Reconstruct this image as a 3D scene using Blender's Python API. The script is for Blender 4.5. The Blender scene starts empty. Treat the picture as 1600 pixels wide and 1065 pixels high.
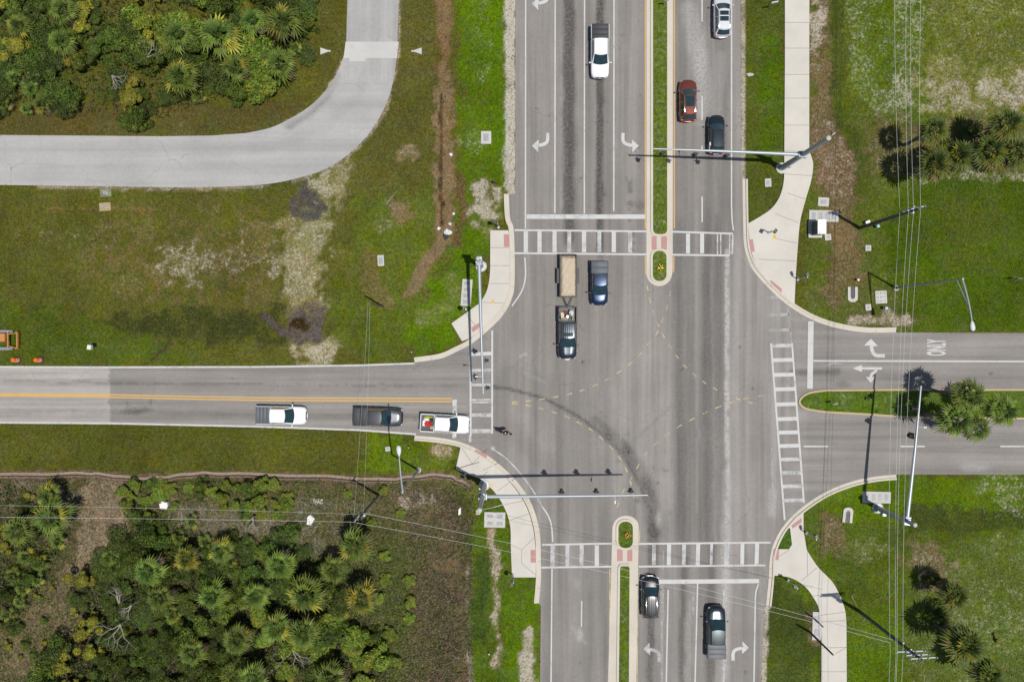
import bpy, bmesh, math, random
import numpy as np
from mathutils import Vector, Matrix
from mathutils.geometry import delaunay_2d_cdt

random.seed(7)
rng = np.random.default_rng(7)
scene = bpy.context.scene
COL = scene.collection
S, H = 14.0, 90.0          # ground scale (photo px per metre) and flying height


def P(px, py, h=0.0):
    """world x,y of a point at height h that the survey photo shows at px,py"""
    k = (1.0 - h / H) / S
    return ((px - 800.0) * k, (532.5 - py) * k)


def P3(px, py, h=0.0):
    x, y = P(px, py, h)
    return Vector((x, y, h))


# ------------------------------------------------------------------ camera, sky, sun, exposure
cam_data = bpy.data.cameras.new('camera')
cam = bpy.data.objects.new('camera', cam_data)
COL.objects.link(cam)
cam.location = (0, 0, H)
cam.rotation_euler = (0, 0, 0)
cam_data.sensor_width = 36
cam_data.lens = 18.0 * H / (800.0 / S)
cam_data.clip_end = 6000
scene.camera = cam

SUN_DIR = Vector((-0.229, 0.134, -1.0)).normalized()
elev = math.asin(-SUN_DIR.z)
azim = math.atan2(-SUN_DIR.x, -SUN_DIR.y)
world = bpy.data.worlds.new('World')
scene.world = world
world.use_nodes = True
wn = world.node_tree.nodes
wl = world.node_tree.links
bg = wn['Background']
sky = wn.new('ShaderNodeTexSky')
sky.sky_type = 'NISHITA'
sky.sun_disc = False
sky.sun_elevation = elev
sky.sun_rotation = azim
wl.new(sky.outputs[0], bg.inputs[0])
bg.inputs[1].default_value = 0.082
sd = bpy.data.lights.new('sun', 'SUN')
sd.energy = 4.4
sd.angle = math.radians(0.53)
sd.color = (1.0, 0.96, 0.90)
sun = bpy.data.objects.new('sun', sd)
COL.objects.link(sun)
sun.rotation_euler = SUN_DIR.to_track_quat('-Z', 'Y').to_euler()
sun.location = (30, -20, 120)
vs = scene.view_settings
vs.view_transform = 'Standard'
vs.look = 'None'
vs.gamma = 1.0
vs.use_curve_mapping = False
vs.exposure = 0.0
GAIN = 1.75


def lin(r, g, b, gain=GAIN):
    """albedo that shows as sRGB r,g,b in full sun at this exposure"""
    out = []
    for v in (r, g, b):
        v /= 255.0
        v = v / 12.92 if v <= 0.04045 else ((v + 0.055) / 1.055) ** 2.4
        out.append(v / gain)
    return tuple(out)


# ------------------------------------------------------------------ object helpers
def tag(o, label=None, cat=None, group=None, kind=None):
    if label: o['label'] = label
    if cat: o['category'] = cat
    if group: o['group'] = group
    if kind: o['kind'] = kind
    return o


def empty(name, loc, rz=0.0, label=None, cat=None, group=None):
    o = bpy.data.objects.new(name, None)
    COL.objects.link(o)
    o.location = loc
    o.rotation_euler = (0, 0, rz)
    o.empty_display_size = 0.2
    return tag(o, label, cat, group)


def copy_tree(o, parent=None):
    c = o.copy()
    COL.objects.link(c)
    if parent is not None:
        c.parent = parent
    for ch in list(o.children):
        copy_tree(ch, c)
    return c


def link_mesh(name, me, mats, parent=None, smooth=False):
    for m in (mats if isinstance(mats, (list, tuple)) else [mats]):
        me.materials.append(m)
    if smooth:
        me.shade_smooth()
        me.set_sharp_from_angle(angle=math.radians(38))
    o = bpy.data.objects.new(name, me)
    COL.objects.link(o)
    if parent is not None:
        o.parent = parent
    return o


class MB:
    def __init__(self):
        self.v, self.f, self.mi = [], [], []

    def add(self, verts, faces, mi=0):
        n = len(self.v)
        self.v += [tuple(p) for p in verts]
        self.f += [tuple(i + n for i in f) for f in faces]
        self.mi += [mi] * len(faces)

    def box(self, c, s, rz=0.0, mi=0, taper=1.0, bev=0.0):
        cx, cy, cz = c
        hx, hy, hz = s[0] / 2, s[1] / 2, s[2] / 2
        b = min(bev, hx * .9, hy * .9, hz * .9)
        ca, sa = math.cos(rz), math.sin(rz)
        if b <= 0:
            rings = [(hx, hy, -hz), (hx * taper, hy * taper, hz)]
        else:
            rings = [(hx - b, hy - b, -hz), (hx, hy, -hz + b), (hx * taper, hy * taper, hz - b), ((hx - b) * taper, (hy - b) * taper, hz)]
        vs_, fs = [], []
        for (ax, ay, z) in rings:
            if b <= 0:
                q = [(-ax, -ay), (ax, -ay), (ax, ay), (-ax, ay)]
            else:
                q = [(-ax + b, -ay), (ax - b, -ay), (ax, -ay + b), (ax, ay - b), (ax - b, ay), (-ax + b, ay), (-ax, ay - b), (-ax, -ay + b)]
            vs_ += [(cx + x * ca - y * sa, cy + x * sa + y * ca, cz + z) for x, y in q]
        n = 4 if b <= 0 else 8
        for r in range(len(rings) - 1):
            for i in range(n):
                j = (i + 1) % n
                fs.append((r * n + i, r * n + j, r * n + n + j, r * n + n + i))
        fs.append(tuple(range(n - 1, -1, -1)))
        fs.append(tuple(range((len(rings) - 1) * n, len(rings) * n)))
        self.add(vs_, fs, mi)

    def tube(self, pts, radii, n=10, mi=0, caps=True):
        pts = [Vector(p) for p in pts]
        if not isinstance(radii, (list, tuple)): radii = [radii] * len(pts)
        vs_, fs = [], []
        for i, p in enumerate(pts):
            d = (pts[min(i + 1, len(pts) - 1)] - pts[max(i - 1, 0)]).normalized()
            up = Vector((0, 0, 1)) if abs(d.z) < .95 else Vector((1, 0, 0))
            a = d.cross(up).normalized()
            b = a.cross(d)
            for k in range(n):
                t = 2 * math.pi * k / n
                vs_.append(p + (a * math.cos(t) + b * math.sin(t)) * radii[i])
        for i in range(len(pts) - 1):
            for k in range(n):
                k2 = (k + 1) % n
                fs.append((i * n + k, i * n + k2, i * n + n + k2, i * n + n + k))
        if caps:
            fs.append(tuple(range(n - 1, -1, -1)))
            fs.append(tuple(range((len(pts) - 1) * n, len(pts) * n)))
        self.add(vs_, fs, mi)

    def loft(self, rings, mi=0, cap0=True, cap1=True):
        n = len(rings[0])
        vs_ = [p for r in rings for p in r]
        fs = []
        for i in range(len(rings) - 1):
            for k in range(n):
                k2 = (k + 1) % n
                fs.append((i * n + k, i * n + k2, i * n + n + k2, i * n + n + k))
        if cap0: fs.append(tuple(range(n - 1, -1, -1)))
        if cap1: fs.append(tuple(range((len(rings) - 1) * n, len(rings) * n)))
        self.add(vs_, fs, mi)

    def grid(self, rows, mi=0):
        m = len(rows[0])
        vs_ = [p for r in rows for p in r]
        fs = [(i * m + j, i * m + j + 1, i * m + m + j + 1, i * m + m + j) for i in range(len(rows) - 1) for j in range(m - 1)]
        self.add(vs_, fs, mi)

    def prism(self, poly, z0, z1, mi=0, bottom=False):
        n = len(poly)
        a = sum(poly[i][0] * poly[(i + 1) % n][1] - poly[(i + 1) % n][0] * poly[i][1] for i in range(n))
        if a < 0: poly = poly[::-1]
        vs_ = [(x, y, z0) for x, y in poly] + [(x, y, z1) for x, y in poly]
        fs = [(i, (i + 1) % n, n + (i + 1) % n, n + i) for i in range(n)]
        fs.append(tuple(range(n, 2 * n)))
        if bottom: fs.append(tuple(range(n - 1, -1, -1)))
        self.add(vs_, fs, mi)

    def sheet(self, poly, z, mi=0):
        n = len(poly)
        a = sum(poly[i][0] * poly[(i + 1) % n][1] - poly[(i + 1) % n][0] * poly[i][1] for i in range(n))
        if a < 0: poly = poly[::-1]
        self.add([(x, y, z) for x, y in poly], [tuple(range(n))], mi)

    def ball(self, c, r, n=10, m=6, mi=0):
        if not isinstance(r, (list, tuple)): r = (r, r, r)
        rings = []
        for i in range(1, m):
            t = math.pi * i / m
            rings.append([(c[0] + r[0] * math.sin(t) * math.cos(2 * math.pi * k / n), c[1] + r[1] * math.sin(t) * math.sin(2 * math.pi * k / n), c[2] - r[2] * math.cos(t)) for k in range(n)])
        self.loft(rings, mi)

    def mesh(self, name):
        me = bpy.data.meshes.new(name)
        me.from_pydata(self.v, [], self.f)
        me.polygons.foreach_set('material_index', self.mi)
        me.update()
        return me

    def build(self, name, mats, parent=None, smooth=False):
        bm = bmesh.new()
        me = self.mesh(name)
        bm.from_mesh(me)
        bmesh.ops.recalc_face_normals(bm, faces=bm.faces)
        bm.to_mesh(me)
        bm.free()
        return link_mesh(name, me, mats, parent, smooth)


def catmull(pts, n=6, closed=False):
    out = []
    N = len(pts)
    segs = N if closed else N - 1
    for i in range(segs):
        if closed:
            p0, p1, p2, p3 = pts[(i - 1) % N], pts[i], pts[(i + 1) % N], pts[(i + 2) % N]
        else:
            p0, p1, p2, p3 = pts[max(i - 1, 0)], pts[i], pts[i + 1], pts[min(i + 2, N - 1)]
        for k in range(n):
            t = k / n
            out.append(tuple(0.5 * (2 * p1[d] + (p2[d] - p0[d]) * t + (2 * p0[d] - 5 * p1[d] + 4 * p2[d] - p3[d]) * t * t + (3 * p1[d] - p0[d] - 3 * p2[d] + p3[d]) * t ** 3) for d in range(len(p1))))
    if not closed: out.append(tuple(pts[-1]))
    return out


def offset(pts, d, closed=False):
    out = []
    N = len(pts)
    for i in range(N):
        a = pts[(i - 1) % N] if (closed or i > 0) else pts[i]
        b = pts[(i + 1) % N] if (closed or i < N - 1) else pts[i]
        dx, dy = b[0] - a[0], b[1] - a[1]
        l = math.hypot(dx, dy) or 1
        out.append((pts[i][0] - dy / l * d, pts[i][1] + dx / l * d))
    return out


def ribbon(mb, pts, d1, d2, z0, z1, closed=False, mi=0):
    """raised strip between the two offsets of a line (left is +)"""
    A, B = offset(pts, d1, closed), offset(pts, d2, closed)
    n = len(pts)
    vs_ = [(x, y, z0) for x, y in A] + [(x, y, z1) for x, y in A] + [(x, y, z1) for x, y in B] + [(x, y, z0) for x, y in B]
    fs = []
    for i in range(n if closed else n - 1):
        j = (i + 1) % n
        for a in range(3):
            fs.append((a * n + i, a * n + j, (a + 1) * n + j, (a + 1) * n + i))
    if not closed:
        fs.append((0, n, 2 * n, 3 * n))
        fs.append((n - 1, 4 * n - 1, 3 * n - 1, 2 * n - 1))
    mb.add(vs_, fs, mi)


def flat(mb, pts, w, z, closed=False, mi=0, d=0.0):
    A, B = offset(pts, d + w / 2, closed), offset(pts, d - w / 2, closed)
    n = len(pts)
    vs_ = [(x, y, z) for x, y in A] + [(x, y, z) for x, y in B]
    fs = [(n + i, n + (i + 1) % n, (i + 1) % n, i) for i in range(n if closed else n - 1)]
    mb.add(vs_, fs, mi)


def W(pts, h=0.0):
    return [P(x, y, h) for x, y in pts]


# ------------------------------------------------------------------ materials
MATS = {}


def nt_new(name):
    m = bpy.data.materials.new(name)
    m.use_nodes = True
    return m, m.node_tree.nodes, m.node_tree.links, m.node_tree.nodes['Principled BSDF']


def N_noise(n, l, vec, scale, detail=4, rough=.6, dist=0.0):
    t = n.new('ShaderNodeTexNoise')
    t.inputs['Scale'].default_value = scale
    t.inputs['Detail'].default_value = detail
    t.inputs['Roughness'].default_value = rough
    t.inputs['Distortion'].default_value = dist
    if vec is not None: l.new(vec, t.inputs['Vector'])
    return t.outputs['Fac']


def N_map(n, l, val, a, b, c=0.0, d=1.0, smooth=False):
    t = n.new('ShaderNodeMapRange')
    if smooth: t.interpolation_type = 'SMOOTHSTEP'
    for k, x in zip(('From Min', 'From Max', 'To Min', 'To Max'), (a, b, c, d)): t.inputs[k].default_value = x
    l.new(val, t.inputs['Value'])
    return t.outputs['Result']


def N_math(n, l, op, a, b=None):
    t = n.new('ShaderNodeMath')
    t.operation = op
    for i, x in enumerate((a, b)):
        if x is None: continue
        if isinstance(x, (int, float)): t.inputs[i].default_value = x
        else: l.new(x, t.inputs[i])
    return t.outputs[0]


def N_mix(n, l, fac, a, b, mode='MIX'):
    t = n.new('ShaderNodeMix')
    t.data_type = 'RGBA'
    t.blend_type = mode
    for i, x in ((0, fac), (6, a), (7, b)):
        if isinstance(x, (int, float)): t.inputs[i].default_value = x
        elif isinstance(x, tuple): t.inputs[i].default_value = tuple(x[:3]) + (1,)
        else: l.new(x, t.inputs[i])
    return t.outputs[2]


def N_bump(n, l, h, strength, dist, bs):
    t = n.new('ShaderNodeBump')
    t.inputs['Strength'].default_value = strength
    t.inputs['Distance'].default_value = dist
    l.new(h, t.inputs['Height'])
    l.new(t.outputs[0], bs.inputs['Normal'])


def basic(name, rgb, rough=.6, metal=0.0, coat=0.0, var=.12, scale=6.0, spec=.5, bump=0.0, trans=0.0):
    if name in MATS: return MATS[name]
    m, n, l, bs = nt_new(name)
    co = n.new('ShaderNodeTexCoord').outputs['Object']
    f = N_noise(n, l, co, scale, 5, .65)
    lo = tuple(c * (1 - var) for c in rgb)
    hi = tuple(min(1, c * (1 + var)) for c in rgb)
    l.new(N_mix(n, l, N_map(n, l, f, .3, .7), lo, hi), bs.inputs['Base Color'])
    bs.inputs['Roughness'].default_value = rough
    bs.inputs['Metallic'].default_value = metal
    bs.inputs['Coat Weight'].default_value = coat
    bs.inputs['Coat Roughness'].default_value = .04
    bs.inputs['Specular IOR Level'].default_value = spec
    if bump: N_bump(n, l, f, bump, .02, bs)
    MATS[name] = m
    return m


def paint(name, rgb, metal=.3, rough=.32):
    return basic('paint_' + name, rgb, rough, metal, .9, .04, 2.0)


def leaf_mat(name, transl=.25):
    m, n, l, bs = nt_new(name)
    at = n.new('ShaderNodeAttribute')
    at.attribute_name = 'leafcol'
    oi = n.new('ShaderNodeObjectInfo').outputs['Random']
    hsv = n.new('ShaderNodeHueSaturation')
    l.new(at.outputs['Color'], hsv.inputs['Color'])
    l.new(N_map(n, l, oi, 0, 1, .485, .512), hsv.inputs['Hue'])
    l.new(N_map(n, l, oi, 0, 1, .78, 1.2), hsv.inputs['Value'])
    l.new(hsv.outputs[0], bs.inputs['Base Color'])
    bs.inputs['Roughness'].default_value = .55
    bs.inputs['Specular IOR Level'].default_value = .2
    tr = n.new('ShaderNodeBsdfTranslucent')
    l.new(hsv.outputs[0], tr.inputs['Color'])
    mx = n.new('ShaderNodeMixShader')
    mx.inputs[0].default_value = transl
    l.new(bs.outputs[0], mx.inputs[1])
    l.new(tr.outputs[0], mx.inputs[2])
    l.new(mx.outputs[0], n['Material Output'].inputs['Surface'])
    return m


def worn_paint(name, rgb, wear):
    """road paint: worn through to the asphalt below where the noise is high"""
    m, n, l, bs = nt_new(name)
    co = n.new('ShaderNodeNewGeometry').outputs['Position']
    f1 = N_noise(n, l, co, 9.0, 6, .7)
    f2 = N_noise(n, l, co, .9, 3, .6)
    f = N_math(n, l, 'ADD', N_math(n, l, 'MULTIPLY', f1, .6), N_math(n, l, 'MULTIPLY', f2, .4))
    l.new(N_mix(n, l, N_map(n, l, f1, .3, .7), tuple(c * .86 for c in rgb), rgb), bs.inputs['Base Color'])
    bs.inputs['Roughness'].default_value = .7
    al = N_map(n, l, f, .66 - wear * .45, .76 - wear * .30, 1.0, .12)
    l.new(al, bs.inputs['Alpha'])
    return m


M_CONC = None


def concrete(name, rgb, scale=1.2, var=.07):
    m, n, l, bs = nt_new(name)
    co = n.new('ShaderNodeNewGeometry').outputs['Position']
    f1 = N_noise(n, l, co, scale * .25, 4, .6)
    f2 = N_noise(n, l, co, 14.0, 6, .75)
    f3 = N_noise(n, l, co, 1.6, 6, .7, .4)
    c = N_mix(n, l, N_map(n, l, f1, .3, .7), tuple(x * (1 - var) for x in rgb), tuple(x * (1 + var) for x in rgb))
    c = N_mix(n, l, N_map(n, l, f2, .35, .75, 0, .16), c, tuple(x * .55 for x in rgb))
    c = N_mix(n, l, N_map(n, l, f3, .58, .78, 0, .35), c, (rgb[0] * .62, rgb[1] * .56, rgb[2] * .48))
    l.new(c, bs.inputs['Base Color'])
    bs.inputs['Roughness'].default_value = .85
    bs.inputs['Specular IOR Level'].default_value = .25
    N_bump(n, l, f2, .25, .01, bs)
    return m


MAT_WALK = concrete('sidewalk_concrete', lin(238, 232, 220))
MAT_KERB = concrete('kerb_concrete', lin(236, 227, 211))
MAT_SLAB = concrete('slab_concrete', lin(226, 224, 214))
MAT_JOINT = basic('joint_dark', lin(150, 142, 132), .9)
MAT_TACT = concrete('tactile_red', lin(216, 166, 160))
MAT_WHITE = worn_paint('road_white', lin(234, 234, 231), .27)
MAT_WHITE2 = worn_paint('road_white_worn', lin(232, 232, 230), .44)
MAT_GHOST = worn_paint('road_white_ghost', lin(216, 215, 212), .60)
MAT_YELL = worn_paint('road_yellow', lin(246, 196, 108), .20)
MAT_YELL2 = worn_paint('road_yellow_worn', lin(232, 214, 160), .45)
MAT_GALV = basic('galvanised_steel', lin(200, 208, 214), .42, .35, var=.06)
MAT_DARKM = basic('dark_metal', (.02, .02, .022), .5, .2)
MAT_BLACK = basic('black_plastic', (.012, .012, .013), .45)
MAT_RUBBER = basic('tyre_rubber', (.016, .016, .016), .85)
MAT_RIM = basic('alloy', (.45, .46, .48), .3, .9)
MAT_CHROME = basic('chrome', (.7, .71, .73), .18, 1.0)
MAT_GLASS = basic('car_glass', (.012, .03, .034), .06, 0, 1.0, .3, 1.5)
MAT_LAMP = basic('lamp_glass', (.30, .31, .33), .15, 0, 1.0)
MAT_TAIL = basic('tail_glass', (.42, .02, .02), .2, 0, 1.0)
MAT_WOOD = basic('weathered_wood', lin(118, 110, 100), .85, var=.3, scale=3)
MAT_BARK = basic('palm_bark', (.12, .1, .08), .9, var=.3, scale=4, bump=.4)
MAT_DEADW = basic('dead_wood', (.24, .22, .19), .9, var=.25)
MAT_ORANGE = basic('orange_plastic', lin(240, 110, 40), .5, var=.08)
MAT_WPLAST = basic('white_plastic', (.62, .62, .60), .5, var=.08)

# ------------------------------------------------------------------ numpy fields for painted soils and stains
def vnoise(x, y, seed):
    r = np.random.default_rng(seed)
    T = r.random((256, 256))
    xi, yi = np.floor(x).astype(int), np.floor(y).astype(int)
    fx, fy = x - xi, y - yi
    fx, fy = fx * fx * (3 - 2 * fx), fy * fy * (3 - 2 * fy)
    a, b = T[yi % 256, xi % 256], T[yi % 256, (xi + 1) % 256]
    c, d = T[(yi + 1) % 256, xi % 256], T[(yi + 1) % 256, (xi + 1) % 256]
    return (a * (1 - fx) + b * fx) * (1 - fy) + (c * (1 - fx) + d * fx) * fy


def fbm(x, y, scale, seed, octv=4):
    o, amp, tot = 0, 1.0, 0
    for k in range(octv):
        o = o + amp * vnoise(x / scale * 2 ** k + 31.7 * k, y / scale * 2 ** k + 17.3 * k, seed + k)
        tot += amp
        amp *= .55
    return o / tot


def seg_dist(pts, X, Y, closed=False):
    D = np.full(X.shape, 1e9)
    n = len(pts)
    for i in range(n if closed else n - 1):
        (x0, y0), (x1, y1) = pts[i], pts[(i + 1) % n]
        dx, dy = x1 - x0, y1 - y0
        L2 = dx * dx + dy * dy or 1e-9
        t = np.clip(((X - x0) * dx + (Y - y0) * dy) / L2, 0, 1)
        D = np.minimum(D, np.hypot(X - x0 - t * dx, Y - y0 - t * dy))
    return D


def inside(poly, X, Y):
    r = np.zeros(X.shape, bool)
    n = len(poly)
    for i in range(n):
        (x0, y0), (x1, y1) = poly[i], poly[(i + 1) % n]
        if y0 == y1: continue
        c = (y0 > Y) != (y1 > Y)
        r ^= c & (X < (x1 - x0) * (Y - y0) / (y1 - y0) + x0)
    return r


def sstep(a, b, v):
    t = np.clip((v - a) / (b - a), 0, 1)
    return t * t * (3 - 2 * t)


def soft(poly, X, Y, f=8):
    d = seg_dist(poly, X, Y, True)
    s = np.where(inside(poly, X, Y), d, -d)
    return sstep(-f, f, s)


def line(pts, X, Y, w, f=None):
    d = seg_dist(pts, X, Y)
    return 1 - sstep(w * .4, w * .5 + (f if f is not None else w * .4), d)


def ell(cx, cy, rx, ry, X, Y, f=.6):
    d = np.hypot((X - cx) / rx, (Y - cy) / ry)
    return 1 - sstep(1 - f, 1 + f, d)


# ------------------------------------------------------------------ layout lines, in photo pixels
NW_KERB = [(795, 303), (797, 340), (803, 362), (804, 440), (799, 468), (786, 492), (766, 513), (738, 536), (712, 550), (688, 560), (648, 566)]
SW_KERB = [(648, 680), (690, 684), (725, 692), (757, 708), (786, 730), (812, 757), (832, 790), (843, 830), (845, 870), (845, 905), (842, 942)]
NE_KERB = [(1160, 280), (1161, 345), (1163, 386), (1173, 416), (1188, 436), (1206, 455), (1230, 476), (1264, 497), (1302, 511), (1350, 519), (1400, 519)]
SE_KERB = [(1400, 741), (1368, 744), (1330, 752), (1290, 768), (1252, 793), (1225, 820), (1210, 846), (1203, 872), (1201, 905), (1197, 945)]
cm = lambda q, n=6: catmull(q, n)
ROAD_OUT = ([(806, -700), (805, 303), (797, 303)] + cm(NW_KERB)[1:] + [(560, 570), (400, 571.5), (200, 572), (-900, 573),
            (-900, 660), (0, 661), (200, 663), (400, 667), (560, 673), (640, 679)] + cm(SW_KERB) + [(845, 945), (844, 1065), (842, 1750),
            (1182, 1750), (1189, 1065), (1195, 945)] + cm(SE_KERB)[::-1] + [(1600, 741), (2500, 742), (2500, 520), (1600, 520)] + cm(NE_KERB)[::-1] + [(1158, 250), (1157, 0), (1156, -700)])
LANE_OUT = ([(-900, 207), (0, 211), (130, 212), (250, 213), (330, 212), (385, 208)] + cm([(385, 208), (430, 197), (480, 169), (513, 136), (534, 97), (541, 66)])[1:]
            + [(542, 30), (543, 0), (545, -700), (625, -700), (623, 0), (621, 50)] + cm([(621, 60), (619, 95), (612, 137), (596, 178), (566, 221), (520, 258), (470, 277), (405, 289), (300, 293)])
            + [(150, 291), (0, 289), (-900, 287)])
MED_N = [(1010, -700), (1010, 420)] + [(1030 - 20.5 * math.cos(t), 425 + 22 * math.sin(t)) for t in np.linspace(.15, math.pi - .15, 12)] + [(1051, 420), (1052, -700)]
MED_S = [(994, 1750), (994, 1065), (998, 823)] + [(978 + 20 * math.cos(t), 822 - 17 * math.sin(t)) for t in np.linspace(.15, math.pi - .15, 12)] + [(957, 823), (950, 1065), (945, 1750)]
MED_E = cm([(1290, 608), (1264, 612), (1250, 621), (1248, 631), (1260, 640), (1292, 645)]) + [(1350, 648), (1420, 653), (1600, 655), (2500, 657), (2500, 606), (1600, 607), (1400, 607)]

# ------------------------------------------------------------------ ground: one painted sheet to the horizon
step = .26
xs = np.concatenate([[-3000, -1200, -400, -160, -90], np.arange(-63, 63.01, step), [90, 160, 400, 1200, 3000]])
ys = np.concatenate([[-3000, -1200, -400, -140, -70], np.arange(-43, 43.01, step), [70, 140, 400, 1200, 3000]])
XX, YY = np.meshgrid(xs, ys)
gx, gy = XX.ravel(), YY.ravel()
px, py = gx * S + 800, 532.5 - gy * S
wx = px + 26 * (fbm(px, py, 60, 11) - .5) + 10 * (fbm(px, py, 14, 12, 2) - .5)
wy = py + 26 * (fbm(px, py, 60, 21) - .5) + 10 * (fbm(px, py, 14, 22, 2) - .5)
col = np.tile(np.array(lin(98, 102, 46)), (len(px), 1))
sand = np.full(len(px), .06)
straw = np.full(len(px), .22)
NZ = np.clip((fbm(px, py, 13, 301, 4) - .5) * 1.9 + .5, 0, 1)
wx0, wy0 = px + 22 * (fbm(px, py, 34, 302, 4) - .5), py + 22 * (fbm(px, py, 34, 303, 4) - .5)


def lay(rgb, m, s=None, st=None):
    """lay a soil or sward colour (as seen in sun) over the sheet with mask m"""
    global col, sand, straw
    e = 4 * m * (1 - m)
    m = np.clip(m + (NZ - .5) * (2.4 * e + .8 * m), 0, 1)
    if rgb is not None: col = col * (1 - m[:, None]) + np.array(lin(*rgb)) * m[:, None]
    if s is not None: sand = sand * (1 - m) + s * m
    if st is not None: straw = straw * (1 - m) + st * m


def R(x0, y0, x1, y1): return [(x0, y0), (x1, y0), (x1, y1), (x0, y1)]
def Z(poly, f=12): return soft(poly, wx, wy, f)


# north-west: verge, strips and the open field
lay((101, 96, 52), Z(R(-900, 160, 540, 215), 8), .10, .35)
lay((96, 98, 46), Z([(470, 190), (545, -100), (545, 100)], 8), .08)
lay((102, 103, 52), Z([(620, -700), (690, -700), (690, 400), (560, 330), (480, 300), (600, 200)], 14), .08, .3)
lay((100, 116, 46), Z([(560, 300), (690, 290), (680, 420), (640, 560), (540, 560), (500, 480)], 22), .10, .3)
lay((92, 124, 34), Z([(712, -700), (795, -700), (795, 300), (765, 380), (750, 470), (700, 540), (650, 565), (625, 520), (700, 420), (716, 300)], 9), .10, .10)
lay((92, 128, 26), Z(R(764, -700, 794, 300), 8), .04, .05)
lay((112, 106, 58), ell(330, 405, 150, 60, wx, wy, .9), .30, .5)
lay(None, ell(285, 415, 42.5, 32.5, wx, wy), 0.55, .5)
lay(None, ell(372, 408, 52.5, 20, wx, wy), 0.51)
lay(None, ell(110, 365, 87.5, 20, wx, wy), 0.35)
lay(None, ell(370, 350, 45, 7.5, wx, wy), 0.40)
lay(None, ell(210, 440, 37.5, 15, wx, wy), 0.35)
lay((132, 128, 78), Z([(440, 340), (492, 290), (515, 265), (530, 290), (505, 360), (495, 470), (520, 545), (545, 568), (470, 568), (440, 500)], 12), .42, .6)
lay((150, 146, 98), line([(520, 268), (505, 300), (492, 345), (478, 400), (472, 450), (486, 520), (505, 565)], wx0, wy0, 30, 26), .46, .5)
lay(None, ell(478, 372, 32.5, 27.5, wx, wy), 0.63)
lay(None, ell(440, 390, 75, 35, wx, wy), 0.40)
lay(None, ell(498, 300, 15, 32.5, wx, wy), 0.62)
lay(None, ell(455, 430, 27.5, 25, wx, wy), 0.55)
lay(None, ell(500, 552, 42.5, 15, wx, wy), 0.65)
lay((70, 76, 38), Z([(120, 492), (260, 485), (380, 490), (440, 480), (440, 530), (300, 535), (150, 530)], 16), .06, .1)
lay((86, 104, 40), Z([(-900, 470), (110, 480), (180, 520), (300, 545), (300, 572), (-900, 572)], 14), .03, .1)
lay((98, 92, 86), ell(480, 322, 29, 19, wx, wy, .2), .05, .1)
lay((106, 96, 92), ell(478, 507, 36, 31, wx, wy, .25), .05, .1)
lay((66, 50, 30), ell(467, 511, 19, 10, wx, wy, .2), 0, 0)
lay((96, 88, 86), line([(410, 490), (425, 505), (440, 520)], wx0, wy0, 7), .05)
lay((98, 90, 86), line([(474, 288), (482, 305)], wx0, wy0, 5), .05)
lay((88, 76, 50), line([(228, 572), (250, 553), (264, 540), (266, 530)], wx0, wy0, 4), .02)
wd = px + 9 * (fbm(px, py, 26, 312, 3) - .5)
lay((104, 96, 52), line([(690, -700), (693, 0), (695, 360)], wd, py, 22, 8), .1, .5)
lay((138, 112, 82), line([(688, -700), (692, 0), (694, 46)], wd + 5 * (fbm(px, py, 9, 313, 3) - .5), py, 14, 10), .26, .9)
lay((136, 112, 82), line([(694, 60), (695, 130)], wd, py, 5, 9), .2, .8)
lay((146, 120, 92), line([(695, 138), (695, 190), (697, 240), (694, 270), (696, 330), (696, 366)], wd + 10 * (fbm(px, py, 10, 314, 3) - .5), py, 21, 11), .32, .9)
lay((82, 66, 46), line([(690, 150), (689, 240), (688, 300), (690, 350)], wd, py, 3, 3), .0, .4)
lay((140, 118, 92), line([(692, 372), (688, 382), (668, 408), (652, 440), (640, 462)], wd, wy0, 11, 8), .25, .9)
lay((108, 88, 56), line([(720, 280), (724, 330), (716, 380)], wx0, wy0, 9, 5), .1, .7)
lay((150, 140, 108), ell(755, 318, 22, 36, wx, wy), .66, .4)
lay(None, ell(735, 215, 17.5, 32.5, wx, wy), 0.44)
lay(None, ell(752, 70, 17.5, 62.5, wx, wy), 0.37)
lay((142, 122, 92), ell(620, 320, 16, 14, wx, wy), .35, .8)
lay((140, 118, 88), ell(634, 338, 14, 12, wx, wy), .30, .8)
lay(None, ell(598, 350, 12.5, 11.25, wx, wy), 0.44, .8)
lay((144, 128, 90), ell(640, 245, 22, 10, wx, wy), .4, .8)
lay((112, 108, 56), line([(576, 402), (578, 440), (600, 470)], wx0, wy0, 14, 12), .25, .8)
lay(None, line([(660, 500), (720, 470), (706, 440)], wx0, wy0, 14, 12), .35, .8)
lay((206, 200, 186), line([(797, -700), (798, 298)], px, py, 14, 4), .80, .1)
lay(None, line([(789, 240), (790, 300)], wx0, wy0, 12, 6), .6)
lay((168, 156, 128), line([(430, 205), (482, 176), (518, 140), (537, 100)], px, py, 9, 4), .70, .4)
lay((150, 140, 110), line([(622, 0), (621, 90), (600, 175), (566, 224), (520, 260), (460, 282)], px, py, 5, 4), .55, .5)
lay((150, 140, 110), line([(60, 291), (300, 295), (420, 290)], px, py, 4, 4), .5, .5)
lay((122, 104, 56), line([(72, 325), (150, 326)], px, wy0 * .3 + py * .7, 2, 4), .25, .7)
lay((118, 106, 56), line([(174, 325), (270, 328)], px, wy0 * .3 + py * .7, 1.5, 4), .25, .7)
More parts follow.
